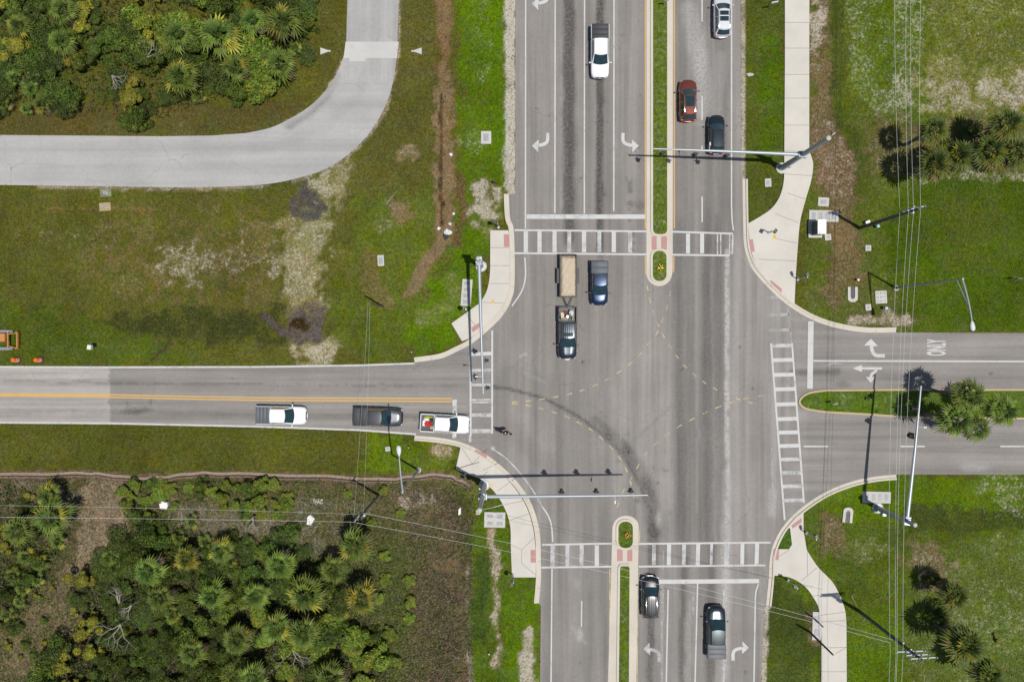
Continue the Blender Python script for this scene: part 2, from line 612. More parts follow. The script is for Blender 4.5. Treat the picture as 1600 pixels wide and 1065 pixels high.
# south-west: mown verge, then scrub litter with clearings
lay((92, 97, 42), Z(R(-900, 662, 720, 742), 6), .06, .22)
lay((102, 126, 42), Z([(560, 680), (720, 690), (715, 735), (560, 742)], 14), .08, .15)
lay((148, 136, 92), ell(692, 706, 18, 14, wx, wy), .6, .6)
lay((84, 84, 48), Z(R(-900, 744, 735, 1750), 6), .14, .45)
lay((46, 44, 28), Z([(-900, 860), (120, 900), (160, 850), (420, 850), (520, 900), (600, 1000), (620, 1750), (-900, 1750)], 20), .03, .25)  # scrub litter, its colour darkened further to paint shade into the gaps between shrubs
lay((164, 146, 120), Z([(118, 750), (192, 750), (215, 800), (190, 870), (160, 890), (120, 900), (95, 895), (120, 840)], 16), .20, .75)
lay((122, 112, 82), Z([(70, 900), (150, 890), (130, 940), (100, 1065), (-60, 1065), (-60, 1000)], 14), .22, .7)
lay((128, 116, 94), Z([(255, 790), (420, 780), (520, 840), (500, 870), (430, 850), (300, 845)], 14), .24, .8)
lay((124, 112, 96), ell(40, 790, 60, 30, wx, wy), .2, .8)
lay((104, 96, 66), Z([(440, 756), (640, 756), (640, 830), (560, 800), (520, 880), (450, 830)], 14), .26, .8)
lay((84, 98, 42), Z([(570, 850), (660, 830), (640, 1065), (600, 1065)], 14), .10, .5)
lay((116, 98, 74), Z([(630, 755), (700, 750), (735, 830), (738, 900), (738, 1750), (625, 1750), (650, 950), (650, 850)], 26), .16, .85)
lay((150, 138, 118), ell(648, 778, 26, 14, wx, wy), .55, .8)
lay((64, 58, 40), Z([(676, 900), (712, 910), (708, 1300), (678, 1300)], 18), .05, .5)
lay((78, 84, 40), Z([(690, 770), (735, 775), (730, 850), (705, 840)], 16), .05, .3)
lay((96, 92, 50), line([(652, 850), (650, 960), (645, 1100)], wx, wy, 14, 12), .3, .6)
lay((160, 146, 134), line([(728, 880), (732, 930), (735, 1000), (732, 1750)], wx0, wy0, 6, 5), .55, .8)
lay((88, 116, 40), Z([(738, 790), (800, 760), (800, 900), (842, 905), (842, 1750), (738, 1750), (734, 900)], 8), .06, .10)
lay((70, 92, 40), Z([(738, 870), (768, 850), (768, 1010), (740, 1000)], 8), .04, .1)
lay((96, 130, 36), Z([(790, 950), (842, 915), (842, 1750), (795, 1750)], 8), .04, .06)
lay((150, 138, 100), line([(764, 825), (774, 870), (778, 930), (778, 1000), (772, 1040)], wx0, wy0, 8, 4), .62, .6)
lay((170, 160, 134), line([(824, 990), (822, 1040), (824, 1200)], wx0, wy0, 16, 6), .72, .4)
lay((100, 112, 52), Z([(640, 745), (735, 738), (760, 790), (700, 770)], 10), .2, .5)
lay((124, 102, 84), line([(-900, 742), (0, 742.5), (120, 740.5), (160, 742), (215, 748), (260, 746), (305, 740.5), (360, 741), (500, 745), (600, 750), (640, 746), (690, 743), (715, 750), (733, 760)], px, py, 9, 4), .18, .7)
# north-east
lay((90, 104, 44), Z(R(1157, -700, 1228, 350), 6), .10, .15)
lay((84, 112, 32), Z(R(1190, 60, 1226, 250), 10), .05, .05)
lay((98, 116, 48), Z(R(1262, -700, 2500, 560), 8), .22, .25)
lay((122, 106, 72), Z([(1264, -700), (1304, -700), (1302, 160), (1345, 290), (1350, 480), (1300, 470), (1290, 330), (1268, 230)], 11), .34, .75)
lay((154, 134, 108), ell(1280, 40, 12, 50, wx, wy), .66, .8)
lay((128, 100, 78), Z([(1275, 190), (1300, 180), (1350, 262), (1340, 330), (1285, 290)], 10), .46, .85)
lay((86, 100, 44), Z([(1300, -700), (1322, -700), (1320, 180), (1375, 275), (1350, 285), (1300, 180)], 6), .03, .2)
lay((96, 124, 36), Z([(1324, -700), (1450, -700), (1450, 190), (1380, 200), (1330, 130)], 12), .40, .2)
lay(None, line([(1336, -100), (1337, 60), (1350, 130), (1385, 180)], wx0, wy0, 12, 16), .46)
lay(None, line([(1420, 10), (1428, 60), (1420, 130)], wx0, wy0, 16, 18), .48)
lay(None, ell(1405, 150, 27.5, 30, wx, wy), 0.58)
lay((112, 124, 52), Z(R(1448, -700, 2500, 130), 16), .38, .4)
lay((128, 134, 64), Z(R(1440, 96, 2500, 190), 18), .46, .5)
lay((150, 146, 96), ell(1490, 150, 50, 18, wx, wy, .9), .56, .5)
lay((160, 152, 110), ell(1585, 142, 40, 20, wx, wy, .9), .62, .5)
lay((110, 108, 62), Z(R(1355, 185, 2500, 272), 14), .38, .6)
lay((78, 104, 30), Z([(1400, 280), (1440, 274), (2500, 274), (2500, 520), (1400, 520), (1385, 400)], 12), .05, .08)
lay((88, 104, 40), ell(1520, 360, 60, 50, wx, wy), .08, .15)
lay(None, ell(1545, 275, 100, 8.75, wx, wy), 0.53, .6)
lay((98, 110, 52), Z([(1246, 460), (1290, 440), (1400, 460), (1420, 518), (1340, 515)], 12), .28, .5)
lay((146, 132, 104), ell(1380, 500, 46, 9, wx, wy), .60, .7)
lay((116, 100, 70), ell(1300, 455, 14, 26, wx, wy), .35, .8)
# south-east
lay((92, 114, 42), Z(R(1190, 742, 2500, 1750), 6), .16, .15)
lay((98, 128, 36), Z([(1270, 770), (1400, 742), (2500, 742), (2500, 800), (1300, 815)], 10), .10, .1)
lay((112, 100, 68), ell(1300, 835, 16, 36, wx, wy, .9), .40, .8)
lay((72, 88, 36), Z([(1420, 795), (2500, 805), (2500, 838), (1410, 830)], 9), .10, .3)
lay((98, 118, 52), Z([(1420, 840), (2500, 840), (2500, 1750), (1420, 1750)], 16), .36, .35)
lay((116, 106, 68), ell(1455, 872, 36, 30, wx, wy, .95), .44, .7)
lay(None, ell(1580, 765, 50, 37.5, wx, wy), 0.48)
lay(None, ell(1545, 970, 75, 37.5, wx, wy), 0.42)
lay(None, ell(1360, 860, 37.5, 17.5, wx, wy), 0.40, .7)
lay((92, 122, 36), Z(R(1325, 960, 1405, 1750), 12), .14, .1)
lay((76, 92, 40), Z([(1198, 905), (1250, 925), (1278, 960), (1283, 1750), (1190, 1750)], 7), .06, .15)
lay((128, 112, 86), ell(1275, 980, 9, 20, wx, wy), .4, .7)
lay((200, 190, 168), line([(1198, 950), (1192, 1065), (1186, 1750)], px, py, 6, 3), .75, .3)
lay((190, 182, 160), line([(1159, -700), (1161, 278)], px, py, 5, 3), .6, .3)
# break-up of every sward
m1 = fbm(px, py, 70, 41, 3) - .5
m2 = fbm(px, py, 22, 51, 3) - .5
col = np.where(px > 1150, .87, .92)[:, None] * col * (1 + .52 * m1 + .36 * m2)[:, None]
col[:, 0] *= 1 + .22 * (fbm(px, py, 34, 61, 3) - .5)
sand = np.clip(sand + .10 * m2, 0, 1)
# relief: bumps and ruts off the pavements, kept below the road sheets next to them
near = np.minimum(seg_dist(ROAD_OUT, px, py, True), seg_dist(LANE_OUT, px, py, True))
paved = inside(ROAD_OUT, px, py) | inside(LANE_OUT, px, py)
zz = np.where(paved, -.06, -.01 - .05 * sstep(0, 60, near) + .16 * sstep(6, 60, near) * (fbm(px, py, 16, 71, 3) - .5))
zz = np.where((np.abs(gx) > 75) | (np.abs(gy) > 50), -.06, zz)
NX, NY = len(xs), len(ys)
idx = np.arange(NX * NY).reshape(NY, NX)
quads = np.stack([idx[:-1, :-1], idx[:-1, 1:], idx[1:, 1:], idx[1:, :-1]], -1).reshape(-1, 4)


def np_mesh(name, co, faces):
    me = bpy.data.meshes.new(name)
    k = faces.shape[1]
    me.vertices.add(len(co))
    me.vertices.foreach_set('co', np.ascontiguousarray(co, np.float32).ravel())
    me.loops.add(faces.size)
    me.loops.foreach_set('vertex_index', faces.astype(np.int32).ravel())
    me.polygons.add(len(faces))
    me.polygons.foreach_set('loop_start', np.arange(0, faces.size, k, dtype=np.int32))
    me.polygons.foreach_set('loop_total', np.full(len(faces), k, np.int32))
    me.update(calc_edges=True)
    me.validate()
    return me


def np_attr(me, name, arr):
    a = me.attributes.new(name, 'FLOAT_COLOR', 'POINT')
    a.data.foreach_set('color', np.ascontiguousarray(arr, np.float32).ravel())


def ground_mat():
    m, n, l, bs = nt_new('ground_cover')
    at = n.new('ShaderNodeAttribute')
    at.attribute_name = 'sward'
    mk = n.new('ShaderNodeAttribute')
    mk.attribute_name = 'soil'
    sep = n.new('ShaderNodeSeparateColor')
    l.new(mk.outputs['Color'], sep.inputs[0])
    co = n.new('ShaderNodeNewGeometry').outputs['Position']
    f_big = N_noise(n, l, co, .55, 5, .6)
    f_mid = N_noise(n, l, co, 2.2, 6, .7, .3)
    f_fine = N_noise(n, l, co, 4.6, 6, .8)
    f_hue = N_noise(n, l, co, 1.3, 5, .65)
    v = N_math(n, l, 'MULTIPLY', N_map(n, l, f_fine, .30, .70, .34, 1.78), N_map(n, l, f_mid, .3, .7, .66, 1.36))
    vv = n.new('ShaderNodeCombineColor')
    for i in range(3): l.new(v, vv.inputs[i])
    c = N_mix(n, l, 1.0, at.outputs['Color'], vv.outputs[0], 'MULTIPLY')
    hs = n.new('ShaderNodeHueSaturation')
    l.new(c, hs.inputs['Color'])
    l.new(N_map(n, l, f_hue, .3, .7, .468, .506), hs.inputs['Hue'])
    l.new(N_map(n, l, f_big, .3, .7, .96, 1.20), hs.inputs['Saturation'])
    c = hs.outputs[0]
    # dry straw flecks
    f_st = N_noise(n, l, co, 4.2, 6, .78, .8)
    t = N_math(n, l, 'ADD', f_st, N_math(n, l, 'MULTIPLY', sep.outputs[1], .22))
    c = N_mix(n, l, N_map(n, l, t, .625, .78, 0, .66), c, lin(160, 144, 98))
    # pale shell sand showing through
    f_s1 = N_noise(n, l, co, 3.1, 7, .8, .5)
    f_s2 = N_noise(n, l, co, .8, 4, .6)
    t = N_math(n, l, 'ADD', N_math(n, l, 'MULTIPLY', f_s1, .8), N_math(n, l, 'MULTIPLY', f_s2, .2))
    t = N_math(n, l, 'ADD', t, N_math(n, l, 'MULTIPLY', sep.outputs[0], .42))
    c = N_mix(n, l, N_map(n, l, t, .66, .86, 0, .88, True), c, N_mix(n, l, N_map(n, l, f_fine, .3, .7), lin(186, 174, 146), lin(242, 236, 222)))
    l.new(c, bs.inputs['Base Color'])
    bs.inputs['Roughness'].default_value = .95
    bs.inputs['Specular IOR Level'].default_value = .12
    hh = N_math(n, l, 'ADD', f_fine, N_math(n, l, 'MULTIPLY', f_mid, 1.4))
    N_bump(n, l, hh, .8, .10, bs)
    return m


MAT_GROUND = ground_mat()
me = np_mesh('ground', np.stack([gx, gy, zz], 1), quads)
np_attr(me, 'sward', np.concatenate([np.clip(col, .004, .8), np.ones((len(col), 1))], 1))
np_attr(me, 'soil', np.stack([sand, np.clip(straw, 0, 1), sand * 0, sand * 0 + 1], 1))
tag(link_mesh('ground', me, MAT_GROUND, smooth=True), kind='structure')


# ------------------------------------------------------------------ road sheets with tyre wear, oil and dust held per vertex
def asphalt(name, rgb, contrast=1.0):
    m, n, l, bs = nt_new(name)
    at = n.new('ShaderNodeAttribute')
    at.attribute_name = 'wear'
    sep = n.new('ShaderNodeSeparateColor')
    l.new(at.outputs['Color'], sep.inputs[0])
    co = n.new('ShaderNodeNewGeometry').outputs['Position']

    def stretched(sx, sy, scale, det):
        mp = n.new('ShaderNodeMapping')
        mp.inputs['Scale'].default_value = (sx, sy, 1)
        l.new(co, mp.inputs['Vector'])
        return N_noise(n, l, mp.outputs[0], scale, det, .6)
    s_ns = stretched(1, .03, .9, 5)
    s_ew = stretched(.03, 1, .9, 5)
    mixf = n.new('ShaderNodeMix')
    l.new(at.outputs['Alpha'], mixf.inputs[0])
    l.new(s_ew, mixf.inputs[2])
    l.new(s_ns, mixf.inputs[3])
    streak = mixf.outputs[0]
    f_big = N_noise(n, l, co, .22, 5, .6)
    f_mid = N_noise(n, l, co, 2.5, 6, .72)
    f_fine = N_noise(n, l, co, 30.0, 3, .7)
    k = .22 * contrast
    c = N_mix(n, l, N_map(n, l, streak, .32, .68), tuple(x * (1 - k) for x in rgb), tuple(x * (1 + k) for x in rgb))
    v = N_math(n, l, 'MULTIPLY', N_map(n, l, f_fine, .25, .75, .80, 1.20), N_map(n, l, f_mid, .3, .7, .93, 1.07))
    v = N_math(n, l, 'MULTIPLY', v, N_map(n, l, f_big, .3, .7, .92, 1.08))
    v = N_math(n, l, 'MULTIPLY', v, N_map(n, l, sep.outputs[2], 0, 1, .5, 1.5))
    vv = n.new('ShaderNodeCombineColor')
    for i in range(3): l.new(v, vv.inputs[i])
    c = N_mix(n, l, 1.0, c, vv.outputs[0], 'MULTIPLY')
    f_oil = N_noise(n, l, co, 3.5, 6, .75)
    d = N_math(n, l, 'MULTIPLY', sep.outputs[0], N_map(n, l, f_oil, .30, .62, .45, 1.25))
    c = N_mix(n, l, N_map(n, l, d, 0, 1, 0, .93), c, (.022, .020, .019))
    w = N_math(n, l, 'MULTIPLY', sep.outputs[1], N_map(n, l, f_oil, .36, .62, .25, 1.2))
    c = N_mix(n, l, N_map(n, l, w, 0, 1, 0, .9), c, lin(214, 212, 208))
    # hairline cracks
    vo = n.new('ShaderNodeTexVoronoi')
    vo.feature = 'DISTANCE_TO_EDGE'
    vo.inputs['Scale'].default_value = .16
    mp = n.new('ShaderNodeMix')
    mp.data_type = 'VECTOR'
    mp.inputs[0].default_value = .08
    nz = n.new('ShaderNodeTexNoise')
    nz.inputs['Scale'].default_value = 1.2
    nz.inputs['Detail'].default_value = 6
    l.new(co, nz.inputs['Vector'])
    sc = n.new('ShaderNodeVectorMath')
    sc.operation = 'SCALE'
    sc.inputs['Scale'].default_value = 14
    l.new(nz.outputs['Color'], sc.inputs[0])
    l.new(co, mp.inputs[4])
    l.new(sc.outputs[0], mp.inputs[5])
    l.new(mp.outputs[1], vo.inputs['Vector'])
    cr = N_math(n, l, 'MULTIPLY', N_map(n, l, vo.outputs['Distance'], 0, .006, .42, 0), N_map(n, l, f_big, .5, .6))
    c = N_mix(n, l, cr, c, (.04, .038, .036))
    l.new(c, bs.inputs['Base Color'])
    bs.inputs['Roughness'].default_value = .88
    bs.inputs['Specular IOR Level'].default_value = .25
    N_bump(n, l, f_fine, .3, .008, bs)
    return m


def sheet_mesh(name, poly_px, z, sp):
    """a flat sheet cut exactly to the outline with a fine net of points inside"""
    poly = W(poly_px)
    clean = [poly[0]]
    for p in poly[1:]:
        if math.hypot(p[0] - clean[-1][0], p[1] - clean[-1][1]) > .02: clean.append(p)
    poly = clean
    n = len(poly)
    X, Y = np.meshgrid(np.arange(-62, 62, sp), np.arange(-42, 42, sp))
    X, Y = X.ravel() + rng.uniform(-.04, .04, X.size), Y.ravel() + rng.uniform(-.04, .04, Y.size)
    k = inside(poly, X, Y)
    X, Y = X[k], Y[k]
    k = seg_dist(poly, X, Y, True) > sp * .5
    pts = [Vector(p) for p in poly] + [Vector((a, b)) for a, b in zip(X[k], Y[k])]
    v2, e2, f2, *_ = delaunay_2d_cdt(pts, [], [list(range(n))], 1, 1e-5)
    co = np.array([(p[0], p[1], z) for p in v2])
    f = np.array([t if len(t) == 3 else t[:3] for t in f2])
    a, b, c = co[f[:, 0]], co[f[:, 1]], co[f[:, 2]]
    cr = (b[:, 0] - a[:, 0]) * (c[:, 1] - a[:, 1]) - (b[:, 1] - a[:, 1]) * (c[:, 0] - a[:, 0])
    f[cr < 0] = f[cr < 0][:, ::-1]
    return np_mesh(name, co, f), co[:, 0] * S + 800, 532.5 - co[:, 1] * S


me, X, Y = sheet_mesh('road', ROAD_OUT, .004, .27)
wX = X + 6 * (fbm(X, Y, 25, 81, 3) - .5)
wY = Y + 6 * (fbm(X, Y, 25, 91, 3) - .5)
dk = np.zeros(len(X))
lt = np.zeros(len(X))
tone = np.full(len(X), .5)


def dark(m, a):
    global dk
    dk = np.maximum(dk, m * a)


def light(m, a):
    global lt
    lt = np.maximum(lt, m * a)


yv = lambda a, b, f=30: sstep(a - f, a + f, Y) * (1 - sstep(b - f, b + f, Y))
nlong = fbm(X * .25, Y, 60, 33, 3)
dark(line([(889, -700), (889, 400)], wX, Y, 12, 8) * yv(-900, 385, 14), .72)
for x0 in (876, 886, 914, 938, 951): dark(line([(x0, 400), (x0 - 2, 700), (x0 - 6, 860)], wX, Y, 7, 9) * yv(400, 850, 60), .13)
dark(line([(1062, -700), (1064, 340)], wX, Y, 10, 12), .16)
dark(line([(1126, -700), (1124, 340)], wX, Y, 14, 12), .14)
dark(line([(887, 170), (886, 280)], wX, Y, 16, 7), .42)
dark(line([(937, -700), (937, 415)], wX, Y, 6, 6) * yv(-900, 400, 20), .78)
dark(line([(926, 60), (926, 320)], wX, Y, 20, 18), .10)
for x0 in (835, 852, 880, 903, 927, 948, 972, 994):
    dark(line([(x0, -700), (x0, 1750)], wX, Y, 5, 7), .07)
for x0, a in ((1066, .36), (1082, .24), (1108, .40), (1126, .34), (1060, .26), (1095, .16)):
    dark(line([(x0 - 4, 300), (x0 - 2, 560), (x0, 840)], wX, Y, 8, 9) * yv(330, 880, 40), a)
dark(line([(1076, 560), (1070, 900)], wX, Y, 9, 5) * (.5 + nlong), .20)
dark(line([(1070, 870), (1066, 960), (1064, 1065), (1062, 1750)], wX, Y, 5, 4), .46)
dark(line([(1113, 850), (1112, 960), (1109, 1065), (1100, 1750)], wX, Y, 8, 6), .48)
dark(line([(1020, 800), (1019, 880), (1018, 905)], wX, Y, 12, 6), .5)
dark(line([(1017, 965), (1016, 1065), (1010, 1750)], wX, wY, 7, 5) * (.4 + nlong), .74)
dark(ell(1021, 827, 10, 17, wX, wY, .4), .72)
dark(line([(770, 604), (800, 608), (850, 622), (900, 648), (935, 672), (965, 702), (986, 730), (1006, 772), (1017, 800), (1022, 836)], X, Y, 3.0, 2.6), .62)
dark(line([(930, 660), (965, 690), (990, 722), (1008, 752), (1017, 790), (1022, 830)], wX, wY, 13, 12) * (.45 + .9 * fbm(X, Y, 14, 101, 2)), .58)
dark(line([(800, 590), (860, 606), (920, 640), (960, 680)], wX, wY, 22, 24), .13)
dark(line([(988, 690), (1020, 660), (1050, 634)], wX, wY, 2, 2), .20)
dark(line([(800, 672), (840, 712), (868, 730)], wX, wY, 18, 16), .13)
dark(line([(855, 745), (858, 1065)], wX, Y, 10, 14), .10)
dark(line([(936, 850), (930, 1065)], wX, Y, 10, 12), .14)
for x0 in (874, 911, 948): dark(line([(x0, 540), (x0, 800)], wX, Y, 7, 9), .09)
dark(line([(-900, 597), (0, 596), (170, 598), (400, 600), (700, 602), (800, 607)], X, wY, 1.4, 1.3), .30)
dark(line([(-900, 645), (0, 644), (170, 642), (400, 646), (700, 652)], X, wY, 3, 7) * (.3 + fbm(X, Y, 9, 111, 2)), .22)
dark(ell(214, 642, 26, 5, wX, wY, .6), .62)
dark(line([(1240, 582), (1275, 582), (1310, 580)], wX, wY, 5, 5), .42)
dark(ell(1318, 599, 12, 5, wX, wY, .5), .35)
dark(ell(1549, 583, 3.4, 2.6, X, Y, .4), .6)
dark(ell(1000, 322, 9, 8, wX, wY, .6), .34)
dark(ell(992, 318, 18, 3, wX, wY, .5), .34)
dark(line([(983, 275), (986, 330), (987, 390)], wX, wY, 5, 4) * (fbm(X, Y, 5, 121, 2) > .56), .42)
spots = [(928, 133), (973, 54), (1000, 148), (907, 279), (944, 303), (864, 476), (911, 565), (913, 410), (1156, 543), (908, 1033), (1165, 1050), (1176, 605), (1066, 576), (916, 133), (959, 188), (1048, 801), (1020, 730), (1036, 733), (1040, 703), (1041, 735), (1027, 755)]
for sx, sy in spots: dark(ell(sx, sy, 1.8, 1.8, X, Y, .6), .7)
for k in range(16):
    t = k / 15
    dark(ell(945 + 70 * t + random.uniform(-16, 16), 655 + 130 * t + random.uniform(-14, 14), random.uniform(3, 7), random.uniform(2, 4), X, Y, .5), random.uniform(.2, .42))
light(line([(1076, 15), (1086, 60), (1095, 100), (1100, 170)], wX, Y, 14, 14) * (.4 + .9 * nlong), .66)
light(ell(1094, 95, 13, 46, wX, wY, .6), .74)
light(line([(1128, 90), (1118, 180)], wX, Y, 9, 9), .22)
light(line([(1116, 20), (1118, 330)], wX, Y, 2, 2), .22)
light(line([(1101, 195), (1090, 192), (1082, 196)], X, Y, 2, 1.5), .3)
light(line([(1136, 390), (1136, 560), (1137, 700), (1136, 800), (1134, 880), (1131, 1065), (1125, 1750)], wX, Y, 3.2, 3.0) * sstep(.26, .5, fbm(X, Y, 12, 131, 3)), 1.0)
light(line([(1135, 740), (1133, 960), (1130, 1065)], wX, Y, 10, 6) * (.3 + .9 * nlong), .58)
light(line([(1089, 330), (1089, 800)], wX, Y, 2, 2), .20)
light(line([(1077, 940), (1075, 1065), (1072, 1500)], wX, Y, 5, 4), .34)
light(ell(1029, 810, 4, 14, wX, wY, .6), .6)
light(ell(906, 990, 5, 9, wX, wY, .7), .72)
light(line([(890, 978), (916, 1004)], wX, wY, 2, 2), .3)
light(ell(901, 912, 5, 9, wX, wY, .8), .28)
light(ell(1522, 729, 22, 6, wX, wY, .5), .42)
light(line([(878, 60), (877, 330)], wX, Y, 1.5, 1.2) * (.2 + nlong), .4)
light(line([(1208, 770), (1207, 800)], wX, wY, 7, 8), .5)
light(line([(1206, 600), (1214, 740), (1216, 790)], X, Y, 5, 6), .16)
light(line([(810, 560), (818, 553), (823, 554)], X, Y, 1.6, 1.2), .55)
light(line([(820, 582), (850, 596)], wX, wY, 3, 3), .22)
light(line([(1187, 905), (1194, 1065)], wX, Y, 2, 4), .18)
light(ell(1205, 475, 24, 30, wX, wY, .6), .12)
# worn paler wheel tracks and different lifts of asphalt
ew = ((X < 735) | ((X > 1262) & (Y > 495) & (Y < 750)))
tone += np.where(X < 735, .015, 0) + np.where(X > 1225, .0, 0)
tone = np.where(X < 170.5, 1.0, tone)
tone += .10 * sstep(1125, 1150, X) * yv(380, 860, 30) * (X < 1260)
tone -= .05 * sstep(1052, 1060, X) * (1 - sstep(1120, 1140, X))
tone += .13 * ell(995, 620, 72, 170, X, Y, .6)
tone += .05 * yv(-900, 330, 10) * ((X > 822) & (X < 866)) + .045 * ((X > 961) & (X < 1008)) * yv(-900, 330, 10)
tone += .04 * (fbm(X, Y, 90, 141, 3) - .5)
dirn = 1 - np.clip(sstep(1215, 1262, X) + (1 - sstep(735, 790, X)), 0, 1)
np_attr(me, 'wear', np.stack([np.clip(dk, 0, 1), np.clip(lt, 0, 1), np.clip(tone, 0, 1), dirn], 1))
tag(link_mesh('road', me, asphalt('asphalt', lin(159, 154, 148))), kind='structure')

me, X, Y = sheet_mesh('lane', LANE_OUT, .004, .35)
wX = X + 8 * (fbm(X, Y, 25, 151, 3) - .5)
wY = Y + 8 * (fbm(X, Y, 25, 152, 3) - .5)
dk, lt, tone = np.zeros(len(X)), np.zeros(len(X)), np.full(len(X), .5)
dark(line([(452, 195), (485, 176), (512, 147), (526, 118)], wX, wY, 9, 6), .40)
dark(line([(-900, 237), (0, 237), (300, 240), (420, 232), (500, 205), (560, 150), (583, 90), (584, 0)], X, wY, 7, 9), .08)
light(line([(-900, 250), (300, 254), (440, 245), (530, 200), (590, 120), (600, 0)], X, wY, 30, 16), .10)
light(line([(430, 200), (484, 170), (520, 136), (538, 96)], X, Y, 5, 5), .5)
light(line([(240, 291), (300, 292), (400, 288)], X, Y, 4, 3), .5)
tone += .06 * (fbm(X, Y, 60, 161, 3) - .5)
tone -= .05 * (Y < 64)
np_attr(me, 'wear', np.stack([dk, np.clip(lt, 0, 1), tone, np.clip(sstep(500, 560, X) * (Y < 130), 0, 1)], 1))
tag(link_mesh('lane', me, asphalt('pale_asphalt', lin(196, 195, 192), .5)), kind='structure')
b = MB()
b.prism(W([(540, 65.5), (623, 65.5), (620, 91), (571, 91), (571, 96), (546, 96), (546, 91), (537, 91)]), .004, .010)
tag(b.build('culvert_slab', concrete('culvert_concrete', lin(228, 226, 220))), kind='structure')

TRACK = catmull([(-300, 743), (0, 742.5), (120, 740.5), (160, 742), (215, 748), (260, 746), (305, 740.5), (360, 741), (500, 745), (600, 750), (640, 746), (690, 743), (715, 750), (733, 760)], 8)
tw = offset(W(TRACK), 0)
tw = [(x + .05 * math.sin(i * 1.3), y + .06 * math.sin(i * .9)) for i, (x, y) in enumerate(tw)]


def track_mat(name, rgb, lo, hi):
    m, n, l, bs = nt_new(name)
    co = n.new('ShaderNodeNewGeometry').outputs['Position']
    f = N_noise(n, l, co, 5.0, 6, .75)
    l.new(N_mix(n, l, N_map(n, l, f, .3, .7), tuple(c * .65 for c in rgb), tuple(c * 1.25 for c in rgb)), bs.inputs['Base Color'])
    bs.inputs['Roughness'].default_value = .95
    l.new(N_map(n, l, f, lo, hi), bs.inputs['Alpha'])
    return m


b = MB()
flat(b, tw, .34, .055, d=.10)
flat(b, tw, .13, .062, mi=1, d=-.10)
flat(b, tw, .16, .055, mi=2, d=-.26)
tag(b.build('dirt_track', [track_mat('track_tan', lin(176, 156, 134), .28, .36), track_mat('track_rut', lin(74, 58, 46), .25, .35), track_mat('track_edge', lin(150, 128, 108), .38, .50)]), kind='structure')

# ------------------------------------------------------------------ kerbs, pavements, islands


def kerb_line(name, pts, side):
    """gutter pan plus raised kerb along a corner; side=+1 puts the kerb on the left of the line"""
    w = W(catmull(pts, 6))
    b = MB()
    ribbon(b, w, 0, .36 * side, -.02, .022)
    ribbon(b, w, .36 * side, .56 * side, -.02, .15)
    k = 0.0
    for i in range(1, len(w)):
        d = math.hypot(w[i][0] - w[i - 1][0], w[i][1] - w[i - 1][1])
        k += d
        if k > 3.0:
            k = 0
            a = offset(w, .0)[i]
            c = offset(w, .56 * side)[i]
            e = offset(w, .36 * side)[i]
            flat(b, [a, e], .03, .024, mi=1)
    o = b.build(name, [MAT_KERB, MAT_JOINT])
    tag(o, kind='structure')


kerb_line('kerb', NW_KERB, -1)
kerb_line('kerb', SW_KERB, -1)
kerb_line('kerb', NE_KERB, 1)
kerb_line('kerb', SE_KERB, 1)


def pavement(name, poly, joints, z=.10, hole=None):
    b = MB()
    b.prism(W(poly), -.06, z)
    for j in joints: flat(b, W(j), .045, z + .003, mi=1)
    return tag(b.build(name, [MAT_WALK, MAT_JOINT]), kind='structure')


ne = ([(1226, -700), (1226, 100), (1225, 258)] + cm([(1225, 262), (1224, 285), (1218, 307), (1206, 325), (1188, 338), (1169, 349)]) +
      [(1171, 384)] + cm([(1171, 384), (1180, 412), (1194, 431), (1212, 450), (1236, 471)]) + [(1241, 474), (1243, 430), (1246, 385)] + cm([(1246, 385), (1250, 345), (1259, 310), (1267, 282), (1270, 256), (1264, 236)]) + [(1264, 100), (1265, -700)])
pavement('sidewalk', ne, [[(1226, 36), (1265, 36)], [(1226, 76), (1264.5, 76)], [(1225.5, 117), (1264, 117)], [(1225.5, 154), (1264, 154)], [(1225, 196), (1264, 196)], [(1225, 236), (1264, 238)], [(1224, 272), (1269, 275)],
                          [(1230, 302), (1260, 312)], [(1211, 334), (1247, 348)], [(1208, 372), (1245, 380)], [(1185, 405), (1243, 408)]])
nw = [(766, 360), (794, 360), (799, 375), (799, 440)] + cm([(799, 440), (794, 464), (781, 488), (760, 509), (735, 528)]) + [(722, 533), (705.5, 505), (728, 489), (750, 473)] + cm([(750, 473), (759, 458), (764, 441), (766, 420)])
pavement('sidewalk', nw, [[(766, 387), (799, 387)], [(766, 415), (799, 415)], [(765, 443), (799, 443)], [(752, 472), (790, 474)], [(728, 489), (748, 516)]])
sw = [(720, 697)] + cm([(720, 697), (748, 710), (776, 731), (803, 760), (823, 792), (834, 830), (837, 870), (837, 901)]) + [(800, 901), (798, 850)] + cm([(798, 850), (797, 820), (788, 792), (772, 767), (750, 747)]) + [(712, 733)]
pavement('sidewalk', sw, [[(721, 698), (738, 724)], [(738, 724), (712, 733)], [(738, 724), (762, 700)], [(755, 734), (778, 723)], [(762, 736), (750, 747)], [(778, 766), (806, 746)], [(788, 788), (824, 780)], [(796, 812), (832, 800)],
                          [(798, 850), (815, 858), (838, 836)], [(815, 858), (815, 879), (838, 898)]])
se = [(1255, 798), (1255, 828), (1260, 858)] + cm([(1260, 858), (1277, 884), (1300, 908), (1312, 930), (1320, 953), (1322, 975)]) + [(1322.5, 1065), (1322, 1750), (1282, 1750), (1283, 1065), (1283, 998)] + cm([(1283, 998), (1280, 955), (1272, 935), (1256, 914), (1233, 901), (1208, 898)]) + [(1207, 870), (1211, 857), (1232, 857), (1237, 850), (1234, 825), (1230, 822), (1243, 806)]
